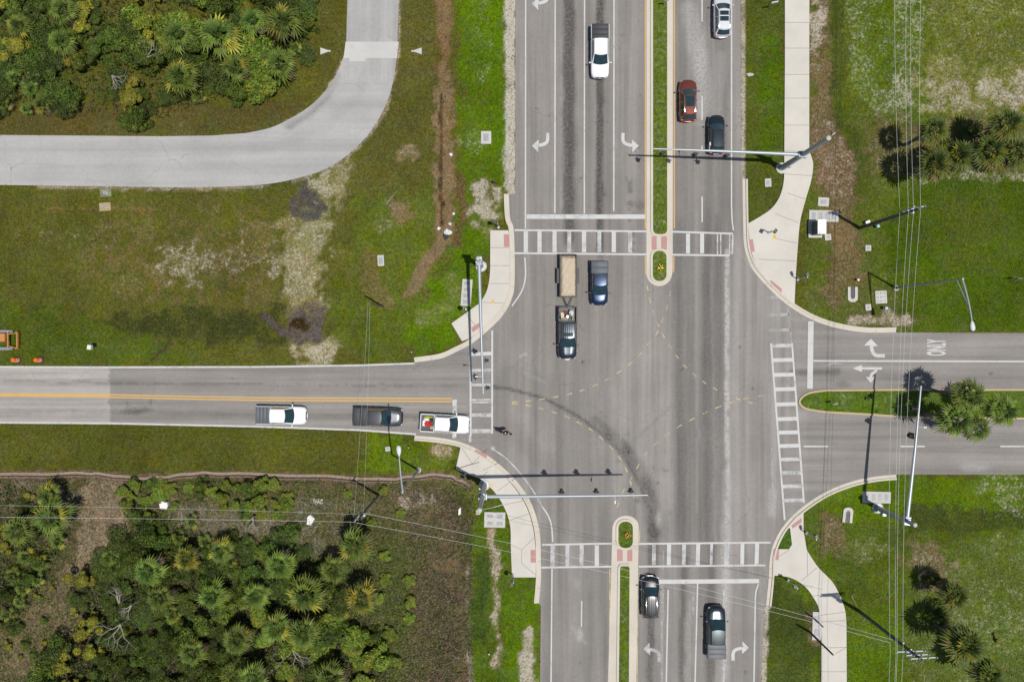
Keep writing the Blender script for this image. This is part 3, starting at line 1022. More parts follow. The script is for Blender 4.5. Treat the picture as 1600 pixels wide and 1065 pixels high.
pavement('sidewalk', se, [[(1207, 874), (1233, 858)], [(1261, 858), (1261, 898)], [(1252, 906), (1276, 886)], [(1270, 930), (1309, 925)], [(1281, 960), (1320, 955)], [(1283, 970), (1321, 968)], [(1283, 1011), (1322, 1010)], [(1305, 1020), (1322, 1010)], [(1283, 1048), (1322, 1048)], [(1283, 1100), (1322, 1100)]])
b = MB()
b.prism(W([(1213, 852), (1233, 824.5), (1236, 850), (1231, 855.5)]), -.05, .085)
tag(b.build('grass_triangle', MAT_GROUND), kind='structure')
GT = [bpy.data.objects['grass_triangle']]


def sward(o, rgb, s=.2, st=.2, spots=()):
    me = o.data
    n = len(me.vertices)
    np_attr(me, 'sward', np.tile(np.array(list(lin(*rgb)) + [1]), (n, 1)))
    np_attr(me, 'soil', np.tile(np.array([s, st, 0, 1]), (n, 1)))


sward(GT[0], (76, 112, 42), .08, .1)
pads = [('NE', [(1167, 374), (1176, 374), (1179, 393.5), (1170, 393.5)]), ('NE', [(1203, 437), (1221, 451), (1221, 459), (1204, 447)]), ('NW', [(787, 366), (796, 366), (797, 386), (787.5, 386)]),
        ('NW', [(736, 512), (749, 504), (751, 510), (739, 519)]), ('SW', [(743, 702), (761, 709), (760, 716), (742, 708)]), ('SW', [(829, 858), (837, 858), (838, 878), (829, 878)]),
        ('SE', [(1236, 820), (1252, 808), (1252, 815), (1238, 825)]), ('SE', [(1209, 857.5), (1217, 857.5), (1216, 874), (1208, 874)])]
for _, q in pads:
    b = MB()
    w = W(q)
    b.sheet(w, .106)
    for i in range(1, 7):
        for j in range(1, 4):
            u, v = i / 7, j / 4
            p = [(w[0][k] * (1 - u) + w[1][k] * u) * (1 - v) + (w[3][k] * (1 - u) + w[2][k] * u) * v for k in (0, 1)]
            b.tube([(p[0], p[1], .106), (p[0], p[1], .118)], [.05, .03], 6)
    tag(b.build('tactile_paving', MAT_TACT), kind='structure')


def island(name, outer, grasses, cuts, rgb, s):
    b = MB()
    b.prism(W(outer), -.05, .02)
    o = b.build(name, MAT_KERB)
    tag(o, kind='structure')
    for g in grasses:
        w = W(g)
        k = MB()
        ribbon(k, w, 0, -.26, .0, .15, closed=True)
        tag(k.build('median_kerb', MAT_KERB), kind='structure')
        k = MB()
        k.prism(offset(w, -.02, True), .0, .125)
        go = k.build('median_grass', MAT_GROUND)
        sward(go, rgb, s, .3)
        tag(go, kind='structure')
    for q in cuts:
        c = MB()
        c.sheet(W(q), .024)
        tag(c.build('tactile_paving', MAT_TACT), kind='structure')


def capsule(x0, x1, y0, y1, top, bot, r=8):
    q = []
    if bot: q += [(x0, y1 - r)] + [(x0 + r - r * math.cos(t), y1 - r + r * math.sin(t)) for t in (.4, .8, 1.2)] + [(x0 + r, y1), (x1 - r, y1)] + [(x1 - r + r * math.sin(t), y1 - r + r * math.cos(t)) for t in (.4, .8, 1.2)] + [(x1, y1 - r)]
    else: q += [(x0, y1), (x1, y1)]
    if top: q += [(x1, y0 + r)] + [(x1 - r + r * math.cos(t), y0 + r - r * math.sin(t)) for t in (.4, .8, 1.2)] + [(x1 - r, y0), (x0 + r, y0)] + [(x0 + r - r * math.sin(t), y0 + r - r * math.cos(t)) for t in (.4, .8, 1.2)] + [(x0, y0 + r)]
    else: q += [(x1, y0), (x0, y0)]
    return q


island('median_island', MED_N, [capsule(1020, 1042, -700, 366, False, True, 7), capsule(1019.5, 1041, 392, 439, True, True, 9.5)],
       [R(1018, 369, 1026, 390), R(1033, 369, 1042, 390)], (96, 118, 48), .34)
island('median_island', MED_S, [capsule(966, 988.5, 814, 855, True, True, 9.5)] + [[(963, 1750), (963, 1065), (965, 886), (969, 880), (983, 880), (987, 886), (986, 1065), (984, 1750)]],
       [R(964, 857, 973, 876), R(980, 857, 988, 876)], (92, 116, 46), .30)
b = MB()
wE = W(MED_E)
ribbon(b, wE, 0, -.22 if sum(wE[i][0] * wE[(i + 1) % len(wE)][1] - wE[(i + 1) % len(wE)][0] * wE[i][1] for i in range(len(wE))) < 0 else .22, -.02, .14, closed=True)
tag(b.build('median_kerb', basic('painted_kerb', lin(214, 190, 150), .85)), kind='structure')
b = MB()
b.prism(wE, -.05, .11)
o = b.build('median_grass', MAT_GROUND)
sward(o, (88, 116, 46), .30, .2)
tag(o, kind='structure')

# ------------------------------------------------------------------ painted markings
ZM = .009


def lines(name, mat, items, z=ZM):
    b = MB()
    for pts, w in items: flat(b, W(pts), w, z)
    return tag(b.build(name, mat), kind='structure')


PX = 1 / S
lines('lane_line', MAT_WHITE, [([(822, -700), (821, 357)], .15), ([(868.5, -700), (867, 333)], .15), ([(914, -700), (913, 334)], .15), ([(960, -700), (959, 330)], .15),
                               ([(1143, -700), (1143, 320)], .15), (catmull([(1143, 320), (1144, 345), (1146, 360)]), .15),
                               ([(1044, 921), (1041, 1065), (1030, 1750)], .15), ([(1090, 911), (1086, 1065), (1075, 1750)], .15),
                               (catmull([(1185, 912), (1181, 925), (1180, 945)]), .15), ([(1180, 945), (1178, 1065), (1168, 1750)], .15),
                               ([(862.5, 888), (861, 1065), (856, 1750)], .15), (catmull([(848, 792), (857, 806), (862, 823), (863.5, 846)]), .15),
                               ([(1271, 563.5), (1600, 564.5), (2500, 566)], .17),
                               (catmull([(820, 402), (821, 432), (815, 455), (800, 478)]), .15),
                               ([(-900, 573.5), (0, 573), (170, 573.5), (400, 573), (560, 570.5), (648, 567.5)], .2), ([(-900, 659), (0, 660), (170, 661), (400, 666), (560, 671.5), (650, 678)], .2)])
lines('lane_line', MAT_WHITE2, [([(1131, 920), (1131, 1065), (1124, 1750)], .13), (catmull([(768, 700), (790, 715), (812, 738), (832, 765), (848, 792)]), .14)])
lines('lane_line', MAT_GHOST, z=.0065, items=[([(1034, 915), (1034, 1065)], .25), ([(1036.5, 860), (1036, 890)], .12), (catmull([(1163, 402), (1175, 420), (1195, 443)]), .12), ([(1206, 700), (1208, 800)], .2)])
lines('lane_dash', MAT_WHITE, [([(1097, y0), (1097, y1)], .15) for y0, y1 in ((-120, -82), (-44, 34), (150, 188), (228, 236), (307, 347))] + [([(909, 938), (908.5, 978)], .13), ([(908, 1095), (907, 1135)], .13)]
      + [([(x0, 697), (x0 + 38, 697)], .16) for x0 in (1256, 1407, 1563, 1714)])
lines('edge_line', MAT_YELL, [([(1008, -700), (1008.5, 357)], .13), ([(1053.5, -700), (1053.5, 357)], .13), ([(1008.5, 401), (1009, 428)], .12), ([(1053, 401), (1052.5, 425)], .12)])
lines('edge_line', MAT_YELL2, [([(953, 888), (952, 1065), (947, 1750)], .13), ([(996.5, 888), (995.5, 1065), (995, 1750)], .13), ([(999.5, 825), (999, 846)], .12)])
lines('centre_line', MAT_YELL, [([(-900, 614.5), (0, 616.5), (170, 618)], .36), ([(170, 616.6), (400, 621), (706, 622.5)], .15), ([(170, 620.4), (400, 625), (706, 627)], .15)])
lines('stop_line', MAT_WHITE, z=ZM + .004, items=[([(823, 338.5), (1008, 338.5)], .50), ([(1267, 502), (1265.5, 607)], .62), ([(1000, 908.5), (1186, 907)], .48), ([(710.5, 624), (710.5, 634)], .5)])
lines('stop_line', MAT_WHITE2, z=ZM + .004, items=[([(710.5, 634.3), (710, 684)], .45)])


def crosswalk(rails, bars, faded=()):
    b = MB()
    for r in rails: flat(b, W(r), .2, ZM)
    for (p, q, w) in bars: flat(b, W([p, q]), w, ZM + .004)
    tag(b.build('crosswalk', MAT_WHITE), kind='structure')
    if faded:
        b = MB()
        for (p, q, w) in faded: flat(b, W([p, q]), w, ZM + .004)
        tag(b.build('crosswalk', MAT_WHITE2), kind='structure')


crosswalk([[(804, 359.5), (1010, 361.5)], [(804, 395.5), (1010, 397.5)]],
          [((x, 361.5), (x, 394), .46) for x in (821.5, 843, 866.5, 912.5, 959)], [((889.5, 361), (889.5, 394), .44), ((936.5, 361), (936.5, 394), .44), ((984.5, 362), (984.5, 395), .46)])
crosswalk([[(1051, 362), (1145, 365)], [(1051, 398), (1140, 399)]], [((1075, 365), (1075, 396), .44), ((1097, 365), (1097, 396), .44)],
          [((1121, 366), (1121, 397), .16), ((1126, 366), (1126, 397), .16), ((1140, 366), (1140, 397), .15), ((1145, 366), (1144, 397), .2)])
crosswalk([[(847, 850.5), (956, 848.5)], [(846, 886), (955, 884.5)]], [((932.5, 851), (932.5, 883), .46)],
          [((863.5, 852), (863, 884), .45), ((886.5, 851), (886.5, 884), .44), ((909, 851), (908.5, 884), .44)])
crosswalk([[(998, 849), (1204, 847)], [(998, 884.5), (1196, 882.5)]], [((1045.5, 850), (1045, 882), .45), ((1091, 849), (1090, 882), .45), ((1160, 848), (1159.5, 881), .42), ((1183, 848), (1182, 881), .45)],
          [((1022, 850), (1021.5, 882), .42), ((1069, 850), (1068, 882), .42), ((1112, 849), (1111, 882), .3), ((1136, 848), (1135, 882), .5)])
eb = [540, 562.5, 585.5, 608, 631.5, 654.5, 675.5, 696.5, 717.5, 738.5, 759.5, 781.5]
el = lambda y: 1205 + (y - 537) * (1226 - 1205) / 275
er = lambda y: 1237.5 + (y - 535) * (1256 - 1237.5) / 250
crosswalk([[(1204.7, 536), (1226, 812)], [(1237.5, 536), (1256, 785)]], [((el(y), y), (er(y) + .5, y - .8), .42) for y in eb[1:8]], [((el(y), y), (er(y) + .5, y - .8), .4) for y in [eb[0]] + eb[8:]])
lines('crosswalk', MAT_GHOST, z=.0065, items=[([(1197, 465), (1234, 463)], .35), ([(1199, 492), (1236, 491)], .35), ([(1202, 516), (1237, 515)], .35), ([(1230, 466), (1237, 535)], .15)])
crosswalk([[(735, 536), (735.5, 680)], [(769, 516), (769, 677)]], [((736, 553), (768, 552), .4)],
          [((736, 578.5), (768, 578), .32), ((736, 601), (768, 601), .32), ((736, 624.5), (768, 624), .2), ((736, 628.5), (768, 628), .2), ((736, 648), (768, 648), .42), ((736, 673), (768, 673), .44), ((734.5, 680), (734.5, 690), .3), ((769.5, 697), (771, 703), .4)])


def dashes(mat, pts, n, duty=.42):
    c = catmull(pts, 12)
    w = W(c)
    acc = [0.0]
    for i in range(1, len(w)): acc.append(acc[-1] + math.hypot(w[i][0] - w[i - 1][0], w[i][1] - w[i - 1][1]))
    L = acc[-1]
    at = lambda s: tuple(np.interp(s, acc, [p[k] for p in w]) for k in (0, 1))
    b = MB()
    pit = L / n
    for i in range(n): flat(b, [at(i * pit), at(i * pit + pit * duty)], .13, ZM + (.008 if i % 2 else .012))
    tag(b.build('turn_guide_dash', mat), kind='structure')


dashes(MAT_YELL2, [(800, 628), (828, 626), (850, 622.5), (870, 619.5), (890, 615), (911, 609), (931, 601), (949, 592), (967, 581), (985, 567.5), (999, 554.5), (1012, 538), (1026, 521), (1034, 502), (1041, 483.5), (1046, 463.5), (1049.5, 442)], 16)
dashes(MAT_YELL2, [(800, 630.5), (825, 633), (845, 638), (866, 644), (886, 651), (904, 660), (922, 670), (938, 682.5), (953, 697), (966, 712), (977, 730), (984, 748), (989, 770), (994, 790)], 13)
dashes(MAT_YELL2, [(1011, 446), (1016, 472), (1022, 492), (1030, 511), (1039, 529), (1051, 547), (1063, 564), (1078, 579), (1093, 592), (1110, 603), (1128, 613), (1147, 621), (1166, 627), (1187, 632.5)], 14)
dashes(MAT_YELL2, [(1193, 617), (1168, 621.5), (1147, 627), (1127, 634), (1107, 642), (1089, 651), (1069, 661), (1051, 672), (1034, 684), (1019, 698), (1005, 714), (986, 747), (974, 766), (966, 786), (961, 806)], 14)


def arrow(mat, px_, py_, ang, shaft, heads, scale=1.0):
    """painted arrow; local +y is the way of travel, metres, origin at the mark's middle"""
    b = MB()
    x0, y0 = P(px_, py_)
    ca, sa = math.cos(ang), math.sin(ang)
    T = lambda q: [(x0 + (x * ca - y * sa) * scale, y0 + (x * sa + y * ca) * scale) for x, y in q]
    for pts, w in shaft: flat(b, T(catmull(pts, 6)), w * scale, ZM)
    for h in heads: b.sheet(T(h), ZM + .004)
    tag(b.build('lane_arrow', mat), kind='structure')


TURN_L = ([([(.75, -1.15), (.75, -.35), (.45, .05), (-.25, .25)], .36)], [[(-1.0, .28), (-.28, 1.0), (-.30, .45), (-.22, .05), (-.25, -.42)]])
TURN_R = ([([(-x, y) for x, y in TURN_L[0][0][0]], .36)], [[(-x, y) for x, y in TURN_L[1][0]]])
arrow(MAT_WHITE, 845, 224, math.pi, *TURN_R)
arrow(MAT_WHITE, 984, 224, math.pi, *TURN_L)
arrow(MAT_WHITE, 845, 2, math.pi, *TURN_R)
arrow(MAT_WHITE2, 1019, 1017, 0, *TURN_L)
arrow(MAT_WHITE, 1156, 1015, 0, *TURN_R)
arrow(MAT_WHITE, 1365, 544, math.pi / 2, *TURN_R, scale=1.08)
arrow(MAT_WHITE, 1356, 579, math.pi / 2, [([(.28, -1.65), (.28, .80)], .26), ([(.15, -1.0), (-.10, -.85), (-.40, -.45), (-.75, -.35)], .30)],
      [[(.28, 1.75), (-.14, .70), (.70, .70)], [(-1.40, -.34), (-.72, .24), (-.72, -.92)]], scale=.95)
arrow(MAT_GHOST, 1036, 945, 0, [([(0, 1.8), (0, -1.0)], .2)], [[(0, -1.9), (-.3, -.6), (.3, -.6)]])
arrow(MAT_GHOST, 1083, 942, 0, [([(0, 1.2), (0, -.6)], .3)], [[(0, -1.2), (-.25, .2), (.4, .4)]], scale=1.1)
arrow(MAT_GHOST, 1296, 567, math.pi / 2, [([(-.1, -1.6), (.0, -.2)], .25)], [[(-.35, 1.2), (.1, -.3), (-.25, -.3)]])

fc = bpy.data.curves.new('lane_word', 'FONT')
fc.body = 'ONLY'
fc.offset = .028
fc.align_x = fc.align_y = 'CENTER'
fo = bpy.data.objects.new('lane_word', fc)
COL.objects.link(fo)
bpy.context.view_layer.update()
dep = bpy.context.evaluated_depsgraph_get()
me = bpy.data.meshes.new_from_object(fo.evaluated_get(dep))
bpy.data.objects.remove(fo)
xsv = [v.co.x for v in me.vertices]
ysv = [v.co.y for v in me.vertices]
kx, ky = 1.85 / (max(xsv) - min(xsv)), 2.15 / (max(ysv) - min(ysv))
ox, oy = P(1463, 542.5)
mx_, my_ = (max(xsv) + min(xsv)) / 2, (max(ysv) + min(ysv)) / 2
for v in me.vertices:
    a, c = (v.co.x - mx_) * kx, (v.co.y - my_) * ky
    v.co = (ox - c, oy + a, ZM)
tag(link_mesh('lane_word', me, MAT_WHITE), kind='structure')

# ================================================================== THINGS
# ------------------------------------------------------------------ vehicles
def rring(st):
    x, hw, zb, zt, cr = st
    half = [(0, zb), (hw * .9, zb), (hw, zb + .14), (hw + .01, zt - .32 * (zt - zb)), (hw - .03, zt - .10), (hw - .11, zt - .02), (hw * .5, zt + cr * .7), (0, zt + cr)]
    return [(x, y, z) for y, z in half] + [(x, -y, z) for y, z in half[-2:0:-1]]


def interp(st, x, k):
    a = sorted(st, key=lambda s_: s_[0])
    return float(np.interp(x, [s_[0] for s_ in a], [s_[k] for s_ in a]))


def wheel(parent, x, y, r, w):
    b = MB()
    s_ = 1 if y > 0 else -1
    b.tube([(x, y - w / 2, r), (x, y - w / 2 + .03, r), (x, y + w / 2 - .03, r), (x, y + w / 2, r)], [r * .9, r, r, r * .9], 18)
    root = bpy.data.objects.new('wheel', None)
    COL.objects.link(root)
    root.parent = parent
    b.build('tyre', MAT_RUBBER, root, True)
    b = MB()
    yo = y + s_ * w / 2
    b.tube([(x, yo - s_ * .02, r), (x, yo + s_ * .012, r)], [r * .64, r * .58], 14)
    for k in range(5):
        a = 2 * math.pi * k / 5
        b.box((x + math.cos(a) * r * .33, yo + s_ * .014, r + math.sin(a) * r * .33), (.05, .02, .05))
    b.build('rim', MAT_RIM, root)


def vehicle(name, label, cat, px_, py_, ang, kind, L, Wd, pm, group=None, roof=None, tonneau=None, sunroof=None, ribs=False, rails=False, chrome=False, hood_crease=False, fold=3, hz=.9, plastic=None):
    x0, y0 = P(px_, py_, hz)
    root = empty(name, (x0, y0, .005), math.radians(ang), label, cat, group)
    h = L / 2
    w = Wd / 2
    pick = kind == 'pickup'
    if pick:
        zb, hood, belt, top = .42, 1.10, 1.18, 1.88
        bed = -h + L * .295
        cab_r, cab_f = bed + .02, h - L * .245
        roof_f, roof_r, hwb, hwt = cab_f - .92, cab_r + .10, w * .91, w * .74
        st = [(h, w * .60, zb + .12, .80, .0), (h - .05, w * .74, zb + .06, .92, .01), (h - .20, w * .89, zb, 1.0, .03), (h - .5, w * .975, zb - .03, 1.06, .04), (h - L * .25, w, zb - .04, 1.14, .05),
              (cab_f - .4, w, zb - .04, belt, .01), (bed + .02, w, zb - .04, belt, .01), (bed, w, zb - .04, .74, 0), (-h + .12, w * .99, zb, .74, 0), (-h + .02, w * .96, zb + .06, .72, 0)]
        wr, wx_ = .40, (h - .95, -h + 1.15)
    elif kind == 'suv':
        zb, hood, belt, top = .36, .98, 1.08, 1.68
        cab_f, cab_r = h - L * .26, -h + .16
        roof_f, roof_r, hwb, hwt = cab_f - .80, cab_r + .46, w * .90, w * .68
        st = [(h, w * .55, zb + .14, .70, .0), (h - .06, w * .74, zb + .06, .80, .01), (h - .22, w * .90, zb, .88, .03), (h - .6, w * .975, zb - .03, .96, .05), (h - L * .25, w, zb - .04, 1.04, .05),
              (0, w, zb - .04, belt, .0), (-h + .7, w * .985, zb - .03, belt + .02, .0), (-h + .28, w * .93, zb, 1.04, .0), (-h + .08, w * .80, zb + .06, .92, .0), (-h, w * .64, zb + .14, .82, .0)]
        wr, wx_ = .35, (h - .88, -h + .92)
    else:
        zb, hood, belt, top = .32, .88, .96, 1.46
        cab_f, cab_r = h - L * .27, -h + .52
        roof_f, roof_r, hwb, hwt = cab_f - .82, cab_r + .62, w * .89, w * .64
        st = [(h, w * .55, zb + .12, .62, .0), (h - .06, w * .74, zb + .06, .70, .01), (h - .24, w * .90, zb, .78, .03), (h - .7, w * .98, zb - .03, .86, .05), (h - L * .26, w, zb - .04, .93, .05),
              (0, w, zb - .04, belt, .0), (-h + .9, w * .985, zb - .03, belt, .0), (-h + .4, w * .93, zb, .94, .02), (-h + .1, w * .80, zb + .06, .86, .01), (-h, w * .66, zb + .12, .76, .0)]
        wr, wx_ = .34, (h - .86, -h + .95)
    b = MB()
    b.loft([rring(s_) for s_ in st])
    b.build('body', pm, root, True)
    # bonnet panel, slightly proud, with shut line
    b = MB()
    hf = h - .20
    rows = []
    for i in range(9):
        u = i / 8
        x = hf + (cab_f + .02 - hf) * u
        hw = min(interp(st, x, 1) - .13, w * (.70 + .16 * u)) * (1 - .30 * max(0, .25 - u) / .25)
        row = []
        for j in range(13):
            v = -1 + 2 * j / 12
            xx = x - (.10 * v * v * (1 - u))
            cr = .018 + .05 * (1 - v * v)
            if hood_crease: cr += .022 * math.exp(-((abs(v) - .45) / .12) ** 2)
            row.append((xx, hw * v, interp(st, xx, 3) + cr - (.03 if j in (0, 12) or i == 0 else 0)))
        rows.append(row)
    b.grid(rows)
    b.build('hood', pm, root, True)

    # cabin shell
    def front(x, hw, bow, n=9): return [(x + bow * (1 - t * t), hw * t) for t in np.linspace(-1, 1, n)]

    def rear(x, hw, bow, n=9): return [(x - bow * (1 - t * t), -hw * t) for t in np.linspace(-1, 1, n)]
    bowf, bowr = .16, (.04 if pick else .10)
    zb0 = belt - .10
    F0, R0 = front(cab_f, hwb, bowf), rear(cab_r, hwb, bowr)
    F1, R1 = front(roof_f, hwt, bowf * .8), rear(roof_r, hwt, bowr)
    zr = top - .07
    rings = [[(x, y, zb0) for x, y in F0 + R0], [(x, y, belt) for x, y in F0 + R0], [(x, y, zr) for x, y in F1 + R1]]
    cx = (roof_f + roof_r) / 2
    rings.append([(cx + (x - cx) * .95, y * .93, top - .02) for x, y in F1 + R1])
    b = MB()
    b.loft(rings)
    b.build('cabin', pm, root, True)
    # roof skin
    b = MB()
    rows = []
    for i in range(11):
        u = i / 10
        row = []
        for j in range(25):
            v = -1 + 2 * j / 24
            hw = hwt * .93 * (1 - .03 * abs(2 * u - 1) ** 4)
            xx = (roof_f + bowf * .75 * (1 - v * v) - .04) * (1 - u) + (roof_r - bowr * (1 - v * v) + .04) * u
            z = top - .014 + .03 * (1 - v * v) + .02 * (1 - (2 * u - 1) ** 2)
            if ribs and .08 < u < .95 and abs(v) < .8: z += .010 * (.5 + .5 * math.cos(v * 22))
            row.append((xx, hw * v, z))
        rows.append(row)
    b.grid(rows)
    b.build('roof', roof or pm, root, True)
    if sunroof:
        for (u0, u1) in sunroof:
            b = MB()
            rows = []
            for i in range(5):
                u = u0 + (u1 - u0) * i / 4
                rows.append([((roof_f - .04) * (1 - u) + (roof_r + .04) * u, hwt * .74 * v, top + .012 + .03 * (1 - v * v * .55) + .02 * (1 - (2 * u - 1) ** 2)) for v in np.linspace(-1, 1, 7)])
            b.grid(rows)
            b.build('sunroof', MAT_GLASS, root, True)

    def pane(nm, A, B, s0, s1, out):
        b = MB()
        rows = []
        for i in range(5):
            s_ = s0 + (s1 - s0) * i / 4
            rows.append([(a[0] * (1 - s_) + c[0] * s_ + out[0], a[1] * (1 - s_) + c[1] * s_ + out[1], belt * (1 - s_) + zr * s_ + out[2]) for a, c in zip(A, B)])
        b.grid(rows)
        return b.build(nm, MAT_GLASS, root, True)
    k = .90
    sq = lambda Q, k: [(x, y * k) for x, y in Q]
    pane('windshield', sq(F0, k), sq(F1, k + .03), .05, .96, (.012, 0, .014))
    pane('rear_window', sq(R0, .86), sq(R1, .90), .16 if pick else .10, .94, (-.014, 0, .012))
    for sg in (1, -1):
        cuts = [(.0, .46), (.50, .96)] if pick else [(.0, .36), (.39, .70), (.73, .97)]
        for c0, c1 in cuts:
            A = [(cab_f - .22 + (cab_r + .10 - cab_f + .22) * (c0 + (c1 - c0) * t), sg * hwb) for t in np.linspace(0, 1, 4)]
            B = [(roof_f - .04 + (roof_r + .06 - roof_f + .04) * (c0 + (c1 - c0) * t), sg * hwt) for t in np.linspace(0, 1, 4)]
            pane('side_window', A, B, .08, .88, (0, sg * .014, .006))
        b = MB()
        mx = cab_f - .12
        b.box((mx, sg * (w + .05), belt - .02), (.06, .16, .05))
        b.ball((mx + .0, sg * (w + .16), belt + .02), (.09, .11, .10), 10, 6)
        b.build('mirror', pm if not plastic else plastic, root, True)
        b = MB()
        b.ball((h - .17, sg * w * .74, interp(st, h - .17, 3) - .12), (.15, w * .14, .075), 12, 6)
        b.build('headlight', MAT_LAMP, root, True)
        b = MB()
        if pick: b.box((-h + .03, sg * (w - .09), 1.0), (.10, .15, .30), bev=.03)
        else: b.ball((-h + .14, sg * w * .74, interp(st, -h + .14, 3) - .06), (.12, w * .20, .08), 12, 6)
        b.build('taillight', MAT_TAIL, root, True)
        if rails:
            b = MB()
            b.tube([(roof_f - .1, sg * hwt * .9, top), (roof_f - .2, sg * hwt * .9, top + .06), (roof_r + .2, sg * hwt * .9, top + .06), (roof_r + .08, sg * hwt * .9, top)], .022, 6)
            b.build('roof_rail', rails, root, True)
        for xd in ((cab_f - 1.05, cab_f - 1.95) if kind != 'x' else ()):
            b = MB()
            b.box((xd, sg * (w + .012), belt - .18), (.18, .03, .035), bev=.01)
            b.build('door_handle', MAT_CHROME if chrome else pm, root)
        for x in wx_: wheel(root, x, sg * (w - .11), wr, .25)
    bm_ = MAT_CHROME if chrome else (plastic or pm)
    b = MB()
    n = 11
    for (xc, sgn, zc) in ((h, 1, .58), (-h, -1, .60)):
        yy = np.linspace(-w * .93, w * .93, n)
        crv = .32 if sgn > 0 or not pick else .06
        outer = [(xc + sgn * (.07 - crv * (y / w) ** 2), y) for y in yy]
        inner = [(x - sgn * .14, y) for x, y in outer]
        b.prism(outer + inner[::-1], zc - .13, zc + .10, bottom=True)
        b.build('bumper', bm_, root, True)
        b = MB()
    b.box((h - .02, 0, .86 if pick else .68), (.09, w * .95, .22 if pick else .14), bev=.03)
    b.build('grille', MAT_CHROME if chrome else MAT_BLACK, root)
    if pick:
        b = MB()
        for sg in (1, -1):
            b.box(((bed - h) / 2 + .01, sg * (w - .055), .97), (abs(-h - bed) - .06, .11, .50), bev=.03)
        b.box((bed - .05, 0, .97), (.09, Wd - .24, .50), bev=.02)
        b.build('cargo_bed', pm, root)
        b = MB()
        b.box((-h + .05, 0, .96), (.10, Wd - .24, .48), bev=.03)
        b.box((-h - .005, 0, 1.06), (.03, .28, .06))
        b.build('tailgate', pm, root)
        b = MB()
        b.sheet([(bed - .1, w - .12), (bed - .1, -w + .12), (-h + .1, -w + .12), (-h + .1, w - .12)], .765)
        for i in range(9): b.box(((bed - h) / 2, (i - 4) * w * .18, .772), (abs(-h - bed) - .25, .05, .014))
        b.build('bed_liner', MAT_BLACK, root)
        if tonneau:
            x1, x2 = bed - .01, -h + .02
            b = MB()
            for i in range(fold):
                a = x1 + (x2 - x1) * i / fold
                c = x1 + (x2 - x1) * (i + 1) / fold
                b.box(((a + c) / 2, 0, 1.235), (abs(c - a) - .018, Wd - .13, .045), bev=.015)
            b.build('tonneau_cover', tonneau, root, True)
    return root


P_WHITE = paint('white', (.72, .73, .74), 0, .3)
P_PEARL = paint('silver_white', (.60, .61, .63), .2, .3)
P_RED = paint('copper_red', (.20, .046, .026), .5, .3)
P_BLACK = paint('black', (.012, .013, .015), .3, .25)
P_BLUEBLK = paint('blue_black', (.016, .024, .032), .5, .28)
P_NAVY = paint('navy', (.008, .022, .058), .5, .3)
P_GREY = paint('charcoal', (.055, .058, .064), .6, .34)
P_DGREEN = paint('dark_slate', (.022, .032, .036), .6, .3)
T_DARK = basic('tonneau_vinyl', (.035, .037, .040), .65, var=.12)
T_GREY = basic('tonneau_grey', (.085, .094, .105), .6, var=.1)
T_MID = basic('tonneau_slate', (.12, .125, .13), .6, var=.1)

vehicle('pickup_truck', 'white pickup truck with a black bed cover heading down the upper road', 'pickup truck', 937.5, 80, -90, 'pickup', 5.85, 2.0, P_WHITE, tonneau=T_DARK, chrome=True)
vehicle('car', 'white crossover car with twin roof glass panels at the top edge of the right lane', 'car', 1129, 24, 90, 'suv', 4.75, 1.9, P_PEARL, sunroof=[(.06, .30), (.36, .62)], rails=MAT_CHROME)
vehicle('suv', 'copper red SUV with a black glass roof driving beside the upper median', 'suv', 1075.5, 157, 90, 'suv', 4.55, 1.92, P_RED, sunroof=[(-.02, .62)], rails=MAT_CHROME)
vehicle('suv', 'blue black SUV passing under the upper right signal arm', 'suv', 1120, 210, 90, 'suv', 4.25, 1.82, P_BLUEBLK)
vehicle('pickup_truck', 'dark blue pickup truck with a grey bed cover just past the upper crosswalk', 'pickup truck', 936.5, 442, -90, 'pickup', 4.85, 1.9, P_NAVY, tonneau=T_GREY, fold=2)
tow = vehicle('pickup_truck', 'black pickup truck with junk in its open bed towing the sand trailer', 'pickup truck', 886.5, 520, -90, 'pickup', 5.75, 2.05, P_BLUEBLK, chrome=True, ribs=True, sunroof=[(.08, .34)], hood_crease=True)
vehicle('pickup_truck', 'white pickup truck with a ribbed grey bed cover last in the left road queue', 'pickup truck', 439.5, 648.5, -1, 'pickup', 5.55, 2.0, P_WHITE, tonneau=T_GREY, fold=4)
vehicle('pickup_truck', 'charcoal grey pickup truck in the middle of the left road queue', 'pickup truck', 590.5, 651, -1.5, 'pickup', 5.45, 2.02, P_GREY, tonneau=T_DARK, ribs=True, fold=2, hood_crease=True, plastic=P_BLACK)
wl_truck = vehicle('pickup_truck', 'white pickup truck with a red load in its bed waiting at the left crosswalk', 'pickup truck', 695, 661.5, -3, 'pickup', 5.45, 2.0, P_WHITE)
vehicle('suv', 'glossy black SUV with chrome mirrors stopped on the lower stop line', 'suv', 1016.5, 933, 90, 'suv', 4.6, 1.95, P_BLACK, ribs=True, chrome=True, rails=MAT_CHROME)
vehicle('pickup_truck', 'dark slate pickup truck with a pale grey bed cover in the lower right lanes', 'pickup truck', 1119, 987.5, 90, 'pickup', 5.7, 2.05, P_DGREEN, tonneau=T_MID, fold=3, hood_crease=True)


# loads lying in the open beds
def in_bed(truck, lx, ly, lz, nm, label, cat, builder, rz=0.0, group=None):
    v = truck.matrix_basis @ Vector((lx, ly, lz))
    o = builder(nm)
    o.location = v
    o.rotation_euler = (0, 0, truck.rotation_euler.z + rz)
    return tag(o, label, cat, group)


